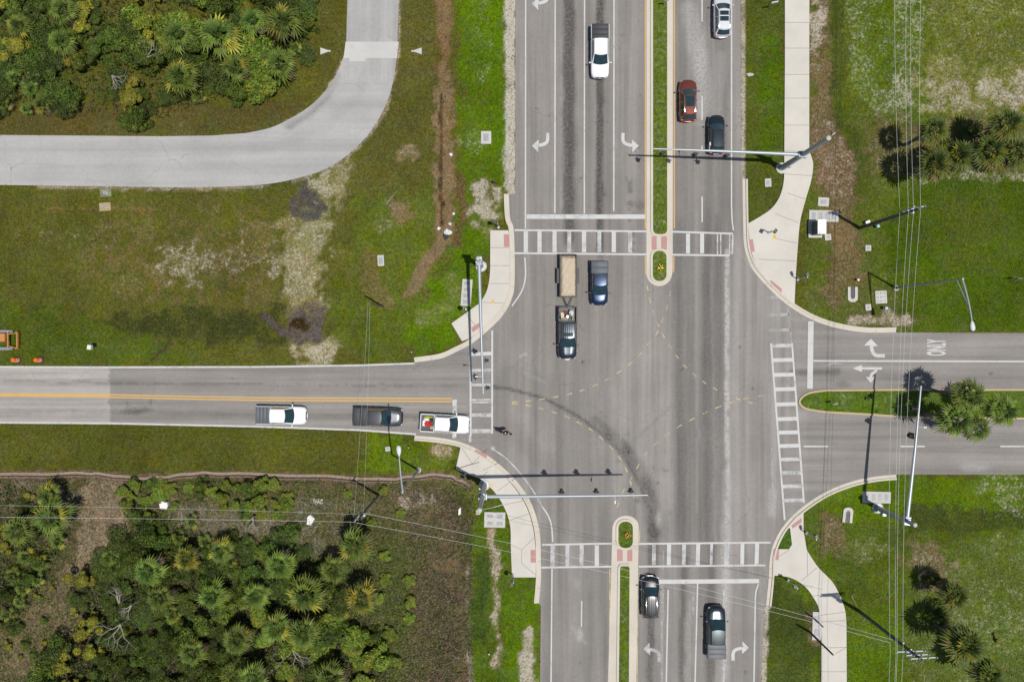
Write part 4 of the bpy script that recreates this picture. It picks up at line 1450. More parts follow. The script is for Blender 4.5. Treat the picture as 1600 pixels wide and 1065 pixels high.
def lumpy(nm, r, mat, seed=1, sharp=.35):
    b = MB()
    b.ball((0, 0, r[2]), r, 12, 7)
    q = random.Random(seed)
    b.v = [(x * (1 + q.uniform(-sharp, sharp)), y * (1 + q.uniform(-sharp, sharp)), max(0, z * (1 + q.uniform(-.25, .25)))) for x, y, z in b.v]
    return b.build(nm, mat, None)


def plank(nm, s, mat):
    b = MB()
    b.box((0, 0, s[2] / 2), s, bev=.01)
    return b.build(nm, mat)


def toolbox(nm, s, m1, m2):
    e = bpy.data.objects.new(nm, None)
    COL.objects.link(e)
    b = MB()
    b.box((0, 0, s[2] * .4), (s[0], s[1], s[2] * .8), bev=.02)
    b.build('box_body', m1, e)
    b = MB()
    b.box((0, 0, s[2] * .9), (s[0] * 1.03, s[1] * 1.03, s[2] * .2 - .004), bev=.02)
    b.build('lid', m2, e)
    return e


M_REDF = basic('red_fabric', (.55, .02, .018), .7, var=.2)
M_LIME = basic('lime_cloth', (.34, .36, .05), .7, var=.3)
M_CARD = basic('cardboard', (.34, .24, .14), .8, var=.2)
M_LBLUE = basic('pale_blue_plastic', (.30, .42, .50), .5)
bx = -2.70 + 5.45 * .295 - .78
in_bed(wl_truck, bx - .02, -.10, .785, 'tarp', 'bundled red tarp lying across the white truck bed', 'tarp', lambda n_: lumpy(n_, (.52, .26, .22), M_REDF, 3))
in_bed(wl_truck, bx - .42, -.04, .785, 'storage_bin', 'pale blue bin near the tailgate of the white truck', 'bin', lambda n_: toolbox(n_, (.30, .62, .34), M_LBLUE, MAT_WPLAST))
in_bed(wl_truck, bx + .12, .62, .785, 'bundle', 'lime and yellow bundle along the bed side of the white truck', 'bundle', lambda n_: lumpy(n_, (.50, .14, .16), M_LIME, 5))
in_bed(wl_truck, bx + .40, .38, .785, 'sack', 'dark sack beside the cab wall in the white truck bed', 'sack', lambda n_: lumpy(n_, (.24, .24, .22), T_DARK, 6))
in_bed(wl_truck, bx - .05, .34, .785, 'board', 'pale board lying in the white truck bed', 'board', lambda n_: plank(n_, (.85, .26, .10), MAT_WPLAST), .05)
in_bed(wl_truck, bx + .46, -.50, .785, 'carton', 'brown carton in the front corner of the white truck bed', 'carton', lambda n_: toolbox(n_, (.34, .36, .36), M_CARD, M_CARD), .2)
bx = -2.86 + 5.75 * .295 - .70
in_bed(tow, bx - .36, .42, .785, 'sack', 'white sack at the tail of the black towing truck bed', 'sack', lambda n_: lumpy(n_, (.32, .28, .34), MAT_WPLAST, 8))
in_bed(tow, bx - .36, -.22, .785, 'tarp', 'small dull red tarp crumpled in the black towing truck bed', 'tarp', lambda n_: lumpy(n_, (.16, .26, .24), basic('dull_red', (.30, .06, .03), .8, var=.3), 9))
in_bed(tow, bx - .1, -.56, .785, 'carton', 'tan carton along the bed side of the black towing truck', 'carton', lambda n_: toolbox(n_, (.62, .36, .34), M_CARD, basic('card_light', (.5, .42, .28), .8)), .12)
in_bed(tow, bx + .06, .02, .785, 'spare_wheel', 'old spare wheel lying among the junk in the towing truck bed', 'wheel', lambda n_: (lambda e, q: (q.tube([(0, 0, 0), (0, 0, .03), (0, 0, .17), (0, 0, .20)], [.27, .31, .31, .27], 18), q.build('tyre', MAT_RUBBER, e), (lambda r_: (r_.tube([(0, 0, .198), (0, 0, .21)], [.17, .15], 12), r_.build('rim', MAT_RIM, e)))(MB()), e)[-1])((lambda e: (COL.objects.link(e), e)[1])(bpy.data.objects.new(n_, None)), MB()))
in_bed(tow, bx + .1, .58, .785, 'board', 'olive board standing along the towing truck bed', 'board', lambda n_: plank(n_, (.8, .16, .36), basic('olive_board', (.22, .22, .10), .8)), -.1)
in_bed(tow, bx + .30, -.30, .785, 'bundle', 'bundle of scrap timber near the towing truck cab', 'bundle', lambda n_: lumpy(n_, (.26, .36, .2), MAT_DEADW, 12, .5))
bpy.context.view_layer.update()

# ------------------------------------------------------------------ trailer with sand
M_TRAIL = basic('trailer_black', (.02, .02, .021), .5, .2, var=.3)
tx, ty = P(887.5, 431, .7)
tr = empty('utility_trailer', (tx, ty, .005), -math.pi / 2, 'black two wheel utility trailer full of sand behind the black pickup', 'trailer')
b = MB()
b.box((0, 0, .62), (4.7, 1.72, .08))
b.build('trailer_floor', M_TRAIL, tr)
for sg in (1, -1):
    b = MB()
    b.box((0, sg * .90, .86), (4.74, .07, .50))
    for i in range(6): b.box((-2.2 + i * .88, sg * .955, .84), (.07, .05, .46))
    b.build('side_wall', M_TRAIL, tr)
    b = MB()
    b.prism([(-.78, sg * .96), (.78, sg * .96), (.78, sg * 1.24), (-.78, sg * 1.24)], .80, .84, bottom=True)
    b.box((-.80, sg * 1.10, .70), (.05, .28, .26))
    b.box((.80, sg * 1.10, .70), (.05, .28, .26))
    b.build('fender', M_TRAIL, tr)
    for x in (-.40, .40): wheel(tr, x, sg * 1.10, .34, .20)
b = MB()
b.box((2.34, 0, .84), (.07, 1.72, .46))
b.build('front_wall', M_TRAIL, tr)
b = MB()
b.box((-2.34, 0, .80), (.06, 1.74, .40))
for i in range(5): b.box((-2.39, -.7 + i * .35, .80), (.04, .06, .40))
b.build('tailgate', M_TRAIL, tr)
b = MB()
b.tube([(2.3, .5, .55), (3.55, 0, .52)], .045, 8)
b.tube([(2.3, -.5, .55), (3.55, 0, .52)], .045, 8)
b.tube([(3.4, 0, .52), (3.8, 0, .52)], [.05, .07], 8)
b.tube([(3.2, .0, .1), (3.2, .0, .95)], .035, 8)
b.tube([(3.2, .0, .95), (3.2, .14, .95)], .02, 6)
b.build('tongue', M_TRAIL, tr)
rows = []
for i in range(40):
    u = i / 39
    row = []
    for j in range(17):
        v = -1 + 2 * j / 16
        x, y = -2.28 + 4.56 * u, .84 * v
        e = min(1, (1 - abs(v)) * 3.2, u * 9, (1 - u) * 9)
        zz_ = .86 + .30 * max(0, e) ** .7 + .035 * math.sin(9 * x + 3 * y) * math.sin(7 * y - 4 * x) + random.uniform(-.022, .022)
        if u < .07: zz_ -= .12
        row.append((x, y, zz_))
    rows.append(row)
b = MB()
b.grid(rows)
msand, n_, l_, bs_ = nt_new('builders_sand')
co_ = n_.new('ShaderNodeTexCoord').outputs['Object']
f_ = N_noise(n_, l_, co_, 5, 6, .75)
c_ = N_mix(n_, l_, N_map(n_, l_, f_, .3, .7), lin(214, 194, 164), lin(240, 224, 198))
gx_ = n_.new('ShaderNodeSeparateXYZ')
l_.new(co_, gx_.inputs[0])
ends = N_math(n_, l_, 'ADD', N_map(n_, l_, gx_.outputs[0], -1.9, -2.3, 0, .5), N_map(n_, l_, gx_.outputs[0], 1.9, 2.3, 0, .38))
c_ = N_mix(n_, l_, N_map(n_, l_, N_math(n_, l_, 'ADD', f_, ends), .74, .86), c_, lin(118, 98, 78))
l_.new(c_, bs_.inputs['Base Color'])
bs_.inputs['Roughness'].default_value = .95
N_bump(n_, l_, f_, .6, .04, bs_)
so = b.build('sand_pile', msand, None, False)
so.location = (tx, ty, .005)
so.rotation_euler = (0, 0, -math.pi / 2)
tag(so, 'heap of pale tan sand filling the utility trailer', 'sand')

# ------------------------------------------------------------------ motorcycle and rider
mxp, myp = P(786.5, 674, .7)
mo = empty('motorcycle', (mxp, myp, .005), math.radians(-20), 'black motorcycle pulling out past the left crosswalk', 'motorcycle')
for x, nm in ((.72, 'front'), (-.70, 'rear')):
    e = bpy.data.objects.new('wheel', None)
    COL.objects.link(e)
    e.parent = mo
    b = MB()
    n = 20
    rings = []
    for k in range(n):
        a = 2 * math.pi * k / n
        rings.append([(x + (.29 + .05 * math.cos(t)) * math.cos(a), .06 * math.sin(t), .34 + (.29 + .05 * math.cos(t)) * math.sin(a)) for t in np.linspace(0, 2 * math.pi, 8, endpoint=False)])
    rings.append(rings[0])
    b.loft(rings, cap0=False, cap1=False)
    b.build('tyre', MAT_RUBBER, e, True)
    b = MB()
    b.tube([(x, -.03, .34), (x, .03, .34)], [.235, .235], 14)
    b.build('rim', MAT_RIM, e)
b = MB()
b.tube([(.50, 0, .86), (.30, 0, .92), (.05, 0, .90), (-.12, 0, .80)], [.10, .17, .17, .10], 10)
b.build('fuel_tank', P_BLACK, mo, True)
b = MB()
b.box((.08, 0, .48), (.50, .30, .36), bev=.06)
b.tube([(-.05, .2, .5), (.2, .24, .56)], .07, 8)
b.tube([(-.05, -.2, .5), (.2, -.24, .56)], .07, 8)
b.build('engine', MAT_DARKM, mo, True)
b = MB()
b.tube([(-.05, 0, .82), (-.25, 0, .80), (-.55, 0, .84), (-.82, 0, .88)], [.10, .16, .14, .06], 8)
b.build('seat', MAT_BLACK, mo, True)
for sg in (1, -1):
    b = MB()
    b.tube([(.46, sg * .09, 1.0), (.74, sg * .09, .34)], .035, 8)
    b.build('fork', MAT_CHROME, mo, True)
b = MB()
b.tube([(.36, .38, 1.08), (.46, .2, 1.08), (.50, 0, 1.04), (.46, -.2, 1.08), (.36, -.38, 1.08)], .02, 8)
b.build('handlebar', MAT_DARKM, mo, True)
b = MB()
b.ball((.60, 0, .92), (.09, .10, .10))
b.build('headlight', MAT_LAMP, mo, True)
b = MB()
b.tube([(.15, -.2, .32), (-.3, -.22, .30), (-.85, -.2, .36)], [.035, .05, .055], 8)
b.build('exhaust', MAT_CHROME, mo, True)
b = MB()
b.tube([(.98, 0, .60), (.86, 0, .70), (.72, 0, .72), (.58, 0, .68)], [.05, .075, .08, .06], 8)
b.tube([(-1.0, 0, .62), (-.86, 0, .74), (-.70, 0, .76)], [.05, .08, .09], 8)
b.build('mudguard', P_BLACK, mo, True)
b = MB()
b.box((-1.0, 0, .74), (.05, .14, .07), bev=.02)
b.build('taillight', MAT_TAIL, mo)


def skin(name, chain, mat, parent=None, sub=2):
    """one continuous surface grown over joints: chain = list of (parent index, xyz, radius)"""
    me = bpy.data.meshes.new(name)
    me.from_pydata([c[1] for c in chain], [(c[0], i) for i, c in enumerate(chain) if c[0] >= 0], [])
    o = bpy.data.objects.new(name, me)
    COL.objects.link(o)
    me.materials.append(mat)
    if parent is not None: o.parent = parent
    md = o.modifiers.new('skin', 'SKIN')
    md.use_smooth_shade = True
    for i, c in enumerate(chain):
        me.skin_vertices[0].data[i].radius = c[2] if isinstance(c[2], tuple) else (c[2], c[2])
    me.skin_vertices[0].data[0].use_root = True
    ss = o.modifiers.new('sub', 'SUBSURF')
    ss.levels = ss.render_levels = sub
    return o


M_SKIN = basic('skin', (.36, .19, .12), .55, var=.06)
M_CLOTH = basic('black_cloth', (.02, .02, .023), .85, var=.2)
M_JEAN = basic('dark_denim', (.03, .04, .06), .85, var=.2)
chain = [(-1, (-.25, 0, .98), .13), (0, (-.20, 0, 1.15), .135), (1, (-.08, 0, 1.36), .15), (2, (-.02, 0, 1.48), .10), (3, (.03, 0, 1.56), .06), (4, (.07, 0, 1.66), .085), (5, (.09, 0, 1.78), .095), (6, (.08, 0, 1.85), .05)]
for sg in (1, -1):
    k = len(chain)
    chain += [(2, (-.04, sg * .20, 1.42), .065), (k, (.10, sg * .36, 1.26), .046), (k + 1, (.33, sg * .36, 1.11), .034), (k + 2, (.375, sg * .36, 1.105), .032)]
    k = len(chain)
    chain += [(0, (-.22, sg * .12, .94), .10), (k, (.16, sg * .26, .86), .075), (k + 1, (.02, sg * .30, .46), .055), (k + 2, (.02, sg * .30, .38), .045), (k + 3, (.18, sg * .30, .34), .035)]
rd = skin('person', chain, M_SKIN)
rd.location = (mxp, myp, .005)
rd.rotation_euler = (0, 0, math.radians(-20))
tag(rd, 'rider in a black sleeveless top and dark jeans seated on the motorcycle', 'person')
for sg in (1, -1):
    for f in range(4):
        y = sg * (.325 + f * .022)
        skin('finger', [(-1, (.375, y, 1.11), .011), (0, (.405, y, 1.105), .010), (1, (.41, y, 1.075), .009), (2, (.385, y, 1.055), .008)], M_SKIN, rd, 1)
    skin('thumb', [(-1, (.34, sg * .325, 1.10), .012), (0, (.355, sg * .305, 1.08), .010), (1, (.385, sg * .30, 1.065), .008)], M_SKIN, rd, 1)
top_ = [(-1, (-.25, 0, 1.00), .15), (0, (-.20, 0, 1.15), .155), (1, (-.08, 0, 1.36), .172), (2, (-.035, 0, 1.46), .115)]
for sg in (1, -1): top_ += [(2, (-.045, sg * .19, 1.42), .085)]
skin('shirt', top_, M_CLOTH, rd)
tz = [(-1, (-.25, 0, .98), .145)]
for sg in (1, -1):
    k = len(tz)
    tz += [(0, (-.22, sg * .12, .94), .115), (k, (.16, sg * .26, .86), .088), (k + 1, (.02, sg * .30, .48), .068)]
skin('trousers', tz, M_JEAN, rd)
for sg in (1, -1):
    b = MB()
    b.tube([(-.05, sg * .30, .37), (.02, sg * .30, .40), (.12, sg * .30, .36), (.24, sg * .30, .34)], [.04, .062, .055, .04], 8)
    b.build('shoe', MAT_BLACK, rd, True)
b = MB()
b.ball((.075, 0, 1.80), (.135, .118, .125), 14, 8)
b.build('helmet', MAT_BLACK, rd, True)
b = MB()
b.ball((.172, 0, 1.755), (.02, .075, .05), 10, 6)
b.build('face_visor', MAT_GLASS, rd, True)

# ------------------------------------------------------------------ signal masts
def signal_head(parent, x, y, z, face, tilt=0.0):
    """three-light head with backplate facing direction `face` (unit xy); hangs at z centre"""
    fx, fy = face
    rz = math.atan2(fy, fx)
    e = bpy.data.objects.new('signal_head', None)
    COL.objects.link(e)
    e.parent = parent
    e.location = (x, y, z)
    e.rotation_euler = (0, tilt, rz)
    b = MB()
    b.box((0, 0, 0), (.20, .36, 1.06), bev=.05)
    b.box((-.02, 0, 0), (.03, .62, 1.36), bev=.01)
    b.box((-.16, 0, .42), (.14, .08, .10))
    b.build('housing', MAT_BLACK, e)
    b = MB()
    for k in (-.34, 0, .34):
        arc = [(.15 * math.cos(t), .15 * math.sin(t)) for t in np.linspace(-.5, math.pi + .5, 9)]
        rows = [[(.10, a, k + c) for a, c in arc], [(.10 + .22, a * .98, k + c - .03) for a, c in arc]]
        b.grid(rows)
        rows = [[(.10, a * .95, k + c * .95) for a, c in arc], [(.10 + .22, a * .93, k + c * .93 - .03) for a, c in arc]]
        b.grid(rows)
    b.build('visor', MAT_BLACK, e)
    for k, rgb in ((.34, (.10, .006, .006)), (0, (.10, .06, .004)), (-.34, (.004, .07, .03))):
        b = MB()
        b.tube([(.10, 0, k), (.115, 0, k)], [.14, .12], 12)
        b.build('lens', basic('lens_%d' % int(k * 100), rgb, .3), e)


def mast(label, base, arm_px, arm_h, pole_h, face, heads, r0=.30, sign=None, cap=None, box=True):
    """base/tip are photo pixels; heads are fractions along the arm"""
    bx_, by_ = P(*base)
    root = empty('signal_mast', (bx_, by_, 0), 0, label, 'traffic signal', 'signal masts at the junction corners')
    b = MB()
    b.tube([(0, 0, -.1), (0, 0, .12), (0, 0, .15)], [.62, .62, .58], 24)
    b.build('footing', MAT_SLAB, root)
    b = MB()
    b.tube([(0, 0, .15), (0, 0, .21)], [.42, .42], 16)
    b.build('base_plate', MAT_GALV, root)
    b = MB()
    for k in range(8):
        a = k * math.pi / 4 + .2
        b.tube([(.35 * math.cos(a), .35 * math.sin(a), .2), (.35 * math.cos(a), .35 * math.sin(a), .34)], .035, 6)
    b.build('anchor_bolt', MAT_GALV, root)
    b = MB()
    b.tube([(0, 0, .2), (0, 0, pole_h)], [r0, r0 * .62], 14)
    b.build('pole', MAT_GALV, root, True)
    b = MB()
    b.tube([(0, 0, pole_h), (0, 0, pole_h + .05), (0, 0, pole_h + .12)], [r0 * .72, r0 * .72, r0 * .4], 14)
    b.build('pole_cap', MAT_SLAB, root)
    tx_, ty_ = P(arm_px[0], arm_px[1], arm_h + .25)
    d = Vector((tx_ - bx_, ty_ - by_, 0))
    Larm = d.length
    d.normalize()
    at = lambda s_: Vector((0, 0, arm_h)) + d * (Larm * s_) + Vector((0, 0, .25 * s_ + .25 * math.sin(s_ * math.pi) * .5))
    b = MB()
    b.tube([at(s_) for s_ in np.linspace(.03, 1, 8)], [.205 - .125 * s_ for s_ in np.linspace(0, 1, 8)], 12)
    b.build('mast_arm', MAT_GALV, root, True)
    b = MB()
    b.box((d.x * .42, d.y * .42, arm_h), (.16, .62, .62), math.atan2(d.y, d.x), bev=.03)
    b.box((-d.x * .05, -d.y * .05, arm_h), (.72, .70, .40), math.atan2(d.y, d.x), bev=.05)
    b.build('arm_bracket', MAT_GALV, root)
    for s_ in heads:
        p = at(s_) + Vector((face[0], face[1], 0)) * .34
        signal_head(root, p.x, p.y, p.z - .42, face, .05)
    if sign is not None:
        p = at(sign)
        b = MB()
        b.tube([p, p + Vector((-face[0] * .5, -face[1] * .5, .35))], .025, 6)
        b.box(tuple(p + Vector((-face[0] * .6, -face[1] * .6, .40))), (.34, .14, .14), math.atan2(face[1], face[0]), bev=.03)
        b.build('camera', MAT_WPLAST, root)
    if cap:
        b = MB()
        q = [Vector((0, 0, pole_h)), Vector((cap[0] * .5, cap[1] * .5, pole_h + .25)), Vector((cap[0], cap[1], pole_h + .3))]
        b.tube(q, .035, 6)
        b.build('bracket_arm', MAT_GALV, root)
    if box:
        b = MB()
        b.box((-d.x * .40 + face[0] * .0, -d.y * .40, 1.5), (.30, .42, .62), math.atan2(d.y, d.x), bev=.02)
        b.build('control_box', MAT_GALV, root)
    return root


mast('galvanised signal mast with a tall pole beside the right sidewalk in the upper right corner', (1221, 263), (1021, 232.5), 6.6, 13.4, (0, -1), (.51, .72, .94), .33, .63, cap=(.5, .45))
mast('galvanised signal mast by the upper left corner sidewalk with its arm over the left crosswalk', (752, 416), (755, 615), 6.6, 8.6, (1, 0), (.75, .955), .30, .87, cap=(.9, -.55))
mast('galvanised signal mast by the lower left corner with three heads above the lower crosswalk', (757, 757), (1012, 773), 6.8, 13.6, (0, 1), (.48, .69, .90), .33, .80, cap=(2.6, .7))
mast('galvanised signal mast on the lower right corner with its arm reaching over the right road', (1371, 793), (1439, 602.5), 6.7, 8.4, (-1, .05), (.63, .83), .30, .70)


# ------------------------------------------------------------------ street lamps
def lamp(label, base, h, tip, arm_rise=1.2, twin=False):
    bx_, by_ = P(*base)
    root = empty('street_lamp', (bx_, by_, 0), 0, label, 'street lamp', 'street lamps at the junction')
    b = MB()
    b.tube([(0, 0, -.1), (0, 0, .12)], [.30, .30], 16)
    b.build('footing', MAT_SLAB, root)
    b = MB()
    b.box((0, 0, .4), (.34, .34, .6), bev=.05)
    b.build('transformer_base', MAT_GALV, root)
    b = MB()
    b.tube([(0, 0, .6), (0, 0, h)], [.13, .075], 12)
    b.build('pole', MAT_GALV, root, True)
    tx_, ty_ = P(tip[0], tip[1], h + arm_rise * .5)
    t = Vector((tx_ - bx_, ty_ - by_, h + arm_rise * .5))
    a = Vector((0, 0, h - .15))
    b = MB()
    mid = (a + t) / 2 + Vector((0, 0, arm_rise * .35))
    pts = [a * (1 - u) ** 2 + mid * 2 * u * (1 - u) + t * u * u for u in np.linspace(0, 1, 9)]
    b.tube(pts, [.095 - .045 * u for u in np.linspace(0, 1, 9)], 8)
    if twin:
        a2 = Vector((0, 0, h - 1.1))
        b.tube([a2 * (1 - u) + pts[6] * u for u in np.linspace(0, 1, 6)], .045, 8)
    b.build('lamp_arm', MAT_GALV, root, True)
    dr = (pts[-1] - pts[-2]).normalized()
    dr.z = 0
    dr.normalize()
    nn = Vector((-dr.y, dr.x, 0))
    b = MB()
    rings = []
    for s_, w_, hh in ((-.12, .06, .05), (.0, .12, .09), (.2, .20, .12), (.5, .235, .13), (.72, .20, .11), (.84, .08, .05)):
        rings.append([tuple(t + dr * s_ + nn * (w_ * math.cos(k)) + Vector((0, 0, hh * math.sin(k)))) for k in np.linspace(0, 2 * math.pi, 10, endpoint=False)])
    b.loft(rings)
    b.build('luminaire', basic('luminaire_grey', (.50, .52, .54), .5), root, True)
    b = MB()
    rings = []
    for s_, w_, z in ((.18, .15, -.12), (.5, .18, -.16), (.70, .14, -.11)):
        rings.append([tuple(t + dr * s_ + nn * (w_ * math.cos(k)) + Vector((0, 0, z + .03 * math.sin(k)))) for k in np.linspace(0, 2 * math.pi, 10, endpoint=False)])
    b.loft(rings)
    b.build('lamp_glass', MAT_LAMP, root, True)


lamp('galvanised street lamp with a twin rod arm standing behind the upper right corner lawn', (1400, 450), 13.4, (1519, 503), 1.0, True)
lamp('galvanised street lamp with a single curved arm beside the dirt track', (654, 734), 13.2, (623.5, 710), 1.4)


# ------------------------------------------------------------------ utility poles and wires
def upole(label, base, h, arms, r=.17, mat=None, extra=None):
    bx_, by_ = P(*base)
    root = empty('utility_pole', (bx_, by_, 0), 0, label, 'utility pole', 'utility poles with overhead wires')
    b = MB()
    b.tube([(0, 0, -.2), (0, 0, h * .5), (0, 0, h)], [r, r * .85, r * .68], 12)
    b.build('pole', mat or MAT_WOOD, root, True)
    for (z, ln, ang, off) in arms:
        b = MB()
        c = Vector((off * math.cos(ang), off * math.sin(ang), z))
        b.box((c.x + .13 * -math.sin(ang), c.y + .13 * math.cos(ang), z), (ln, .10, .13), ang, bev=.01)
        b.build('crossarm', basic('crossarm_grey', (.40, .42, .43), .6), root)
        for s_ in (-.46, -.16, .16, .46):
            q = c + Vector((math.cos(ang), math.sin(ang), 0)) * ln * s_ + Vector((-.13 * math.sin(ang), .13 * math.cos(ang), 0))
            b = MB()
            b.tube([q + Vector((0, 0, .06)), q + Vector((0, 0, .12)), q + Vector((0, 0, .16)), q + Vector((0, 0, .22)), q + Vector((0, 0, .28))], [.03, .07, .04, .07, .03], 8)
            b.build('insulator', basic('insulator', (.30, .33, .36), .25), root, True)
    if extra: extra(root)
    return root


def hardware(z0, items):
    def f(root):
        for (x, y, z, r, hh) in items:
            b = MB()
            b.tube([(x, y, z), (x, y, z + .05), (x, y, z + hh - .05), (x, y, z + hh)], [r * .8, r, r, r * .8], 12)
            b.box((x * .5, y * .5, z + hh * .7), (abs(x) + .06, abs(y) + .06, .05))
            b.build('transformer', MAT_GALV, root, True)
    return f


upole('dark utility pole standing in the upper right field between the palms and the street lamp', (1343, 356), 13.2, [(12.7, 1.5, .22, .10), (11.9, 1.3, .22, .0), (11.0, 1.1, .22, .0)], .20, basic('dark_pole', (.05, .052, .055), .7, var=.2),
      hardware(0, [(.35, -.1, 10.9, .12, .5), (.0, .3, 11.9, .09, .4), (-.3, .15, 11.5, .09, .4)]))
upole('tall utility pole with three crossarms among the lower right palms', (1342, 954), 14.0, [(13.7, 2.7, .06, .2), (12.9, 2.4, .05, .0), (12.0, 2.9, .04, -.2)], .20, basic('dark_pole', (.05, .052, .055)), hardware(0, [(.35, -.3, 10.6, .2, .8), (.0, .3, 9.9, .10, .4)]))
upole('weathered utility pole at the edge of the scrub beside the dirt track', (592, 773), 12.4, [(12.1, .7, .9, .0)], .15, None, hardware(0, [(.22, -.1, 9.6, .14, .5)]))
upole('short service pole standing alone in the upper left field grass', (599, 479), 8.9, [], .11)
upole('short dark service pole beside the lower right curving sidewalk', (1265.5, 987), 6.5, [], .13, basic('dark_pole', (.05, .052, .055)))
upole('short dark stub pole on the concrete pad beside the lower right sidewalk', (1269, 963), 3.2, [], .10, basic('dark_pole', (.05, .052, .055)))


def wire(label, a, b_, sag, r=.013, mat=None):
    b = MB()
    n = 28
    b.tube([Vector(a).lerp(Vector(b_), u) - Vector((0, 0, sag * 4 * u * (1 - u))) for u in np.linspace(0, 1, n)], r, 5)
    o = b.build('power_line', mat or basic('wire_grey', (.52, .53, .50), .5, .1), None, True)
    tag(o, label, 'wire', 'overhead wires')


hgt = [10.2, 12.3, 12.6, 12.9]
pole1 = [(1406, 331), (1419.5, 330), (1427.5, 329), (1438.5, 328)]
pole2 = [(1391, 1024), (1400, 1022), (1402, 1022), (1411, 1022)]
north = [(1404.5, -360), (1428, -360), (1435, -360), (1456, -360)]
south = [(1391, 1700), (1400, 1700), (1402, 1700), (1408, 1700)]
nm_ = ['westmost', 'second from the west', 'third from the west', 'eastmost']
for k in range(4):
    wire('long overhead wire running down the right side, %s of its four' % nm_[k], P3(*pole1[k], hgt[k]), P3(*pole2[k], hgt[k]), 1.0)
    wire('overhead wire leaving the top of the picture, %s of its four' % nm_[k], P3(*pole1[k], hgt[k]), P3(*north[k], hgt[k]), 1.0)
    wire('overhead wire leaving past the lower right palms, %s of its four' % nm_[k], P3(*pole2[k], hgt[k]), P3(*south[k], hgt[k]), 1.0)
wire('upper of two wires crossing the road from the scrub pole to the lower right pole', P3(567, 801, 11.2), P3(1395, 999, 11.2), 2.4)
wire('lower of two wires crossing the road from the scrub pole to the lower right pole', P3(549, 815, 12.3), P3(1390, 1003, 12.3), 2.4)
wire('upper faint wire over the lower left scrub', P3(562, 803, 11.2), P3(-380, 785, 11.2), 1.0, .010)
wire('lower bright wire over the lower left scrub', P3(549, 815, 12.3), P3(-380, 806, 12.3), .6, .014)
for k, (a, c) in enumerate((((553, 806), (575, 473.5)), ((568, 798), (578, 473.5)))):
    wire(('left' if k == 0 else 'right') + ' of two thin service wires crossing the left road', P3(*a, 11.0), P3(*c, 8.8), .4, .007)


# ------------------------------------------------------------------ pedestrian signal posts
def ped(label, base, head=1.0, h=3.1, aim=0.0, yellow=False):
    bx_, by_ = P(*base)
    root = empty('pedestrian_signal', (bx_, by_, .0), aim, label, 'pedestrian signal', 'pedestrian signal posts on the corners')
    b = MB()
    b.tube([(0, 0, 0), (0, 0, .18), (0, 0, .22)], [.17, .17, .08], 12)
    b.tube([(0, 0, .2), (0, 0, h)], [.055, .05], 10)
    b.build('post', MAT_GALV, root, True)
    b = MB()
    b.box((.06, .26, h - .25), (.26, .44, .48), bev=.04)
    b.box((.20, .26, h - .02), (.12, .44, .03))
    b.build('signal_box', MAT_BLACK, root)
    b = MB()
    b.box((.08, 0, 1.1), (.09, .13, .22), bev=.02)
    b.build('push_button', basic('button_yellow', (.6, .42, .03), .5) if yellow else MAT_BLACK, root)


ped('black pedestrian signal post standing on the upper right corner pavement', (1201, 364), aim=2.6, yellow=True)
ped('pedestrian signal post at the grass edge near the right crosswalk top', (1246, 436.5), aim=.4)
ped('pedestrian signal post by the tip of the lower right sidewalk', (1259.5, 832), aim=.3)
ped('pedestrian signal post below the grass triangle curve of the lower right sidewalk', (1231, 906), aim=1.3)
ped('pedestrian signal post by the grassy end of the lower left pavement', (727, 740), aim=.9)
ped('pedestrian signal post above the end of the upper left pavement', (778.5, 355), aim=1.6)
ped('pedestrian signal post near the lower end of the upper left pavement', (727, 483), aim=3.6)
ped('pedestrian signal post beside the end of the lower left pavement', (802, 897), aim=3.0)
for (x, y, rgb, lb) in ((1210, 370, (246, 206, 60), 'bright yellow survey paint square on the upper right corner pavement'), (770, 471, (240, 206, 130), 'pale orange survey paint mark on the upper left pavement'), (768, 757, (244, 214, 150), 'pale orange survey paint mark on the lower left pavement')):
    b = MB()
    b.sheet(W([(x - 2.4, y - 3), (x + 2.4, y - 2.6), (x + 2.2, y + 3), (x - 2.6, y + 2.7)]), .106)
    tag(b.build('survey_paint', basic('spray_%d' % x, lin(*rgb), .8, var=.25, scale=9)), kind='structure')


# ------------------------------------------------------------------ vaults, pads, cabinets, small signs
def vault(label, cx, cy, w_, h_, cols, rows_, rz=0.0, lid=(.5, .7), cat='utility vault', z=.07, round_=False, slab=None):
    x, y = P(cx, cy)
    root = empty('utility_vault', (x, y, 0), rz, label, cat)
    b = MB()
    W_, H_ = w_ / S, h_ / S
    b.box((0, 0, z / 2 - .03), (W_, H_, z + .06), bev=.02)
    b.build('slab', slab or MAT_SLAB, root)
    for i in range(cols):
        for j in range(rows_):
            lx = (-.5 + (i + .5) / cols) * W_ * .92
            ly = (-.5 + (j + .5) / rows_) * H_ * .92
            b = MB()
            lw, lh = W_ * .92 / cols * lid[0], H_ * .92 / rows_ * lid[1]
            if round_: b.tube([(lx, ly, z - .02), (lx, ly, z + .012)], min(lw, lh) / 2, 14)
            else: b.box((lx, ly, z), (lw, lh, .03), bev=.008)
            for k in range(3): b.box((lx, ly + (k - 1) * lh * .28, z + .016), (lw * .8, lh * .05, .012))
            b.build('lid', basic('lid_grey', lin(178, 180, 184), .6, .1, var=.2, scale=5), root)


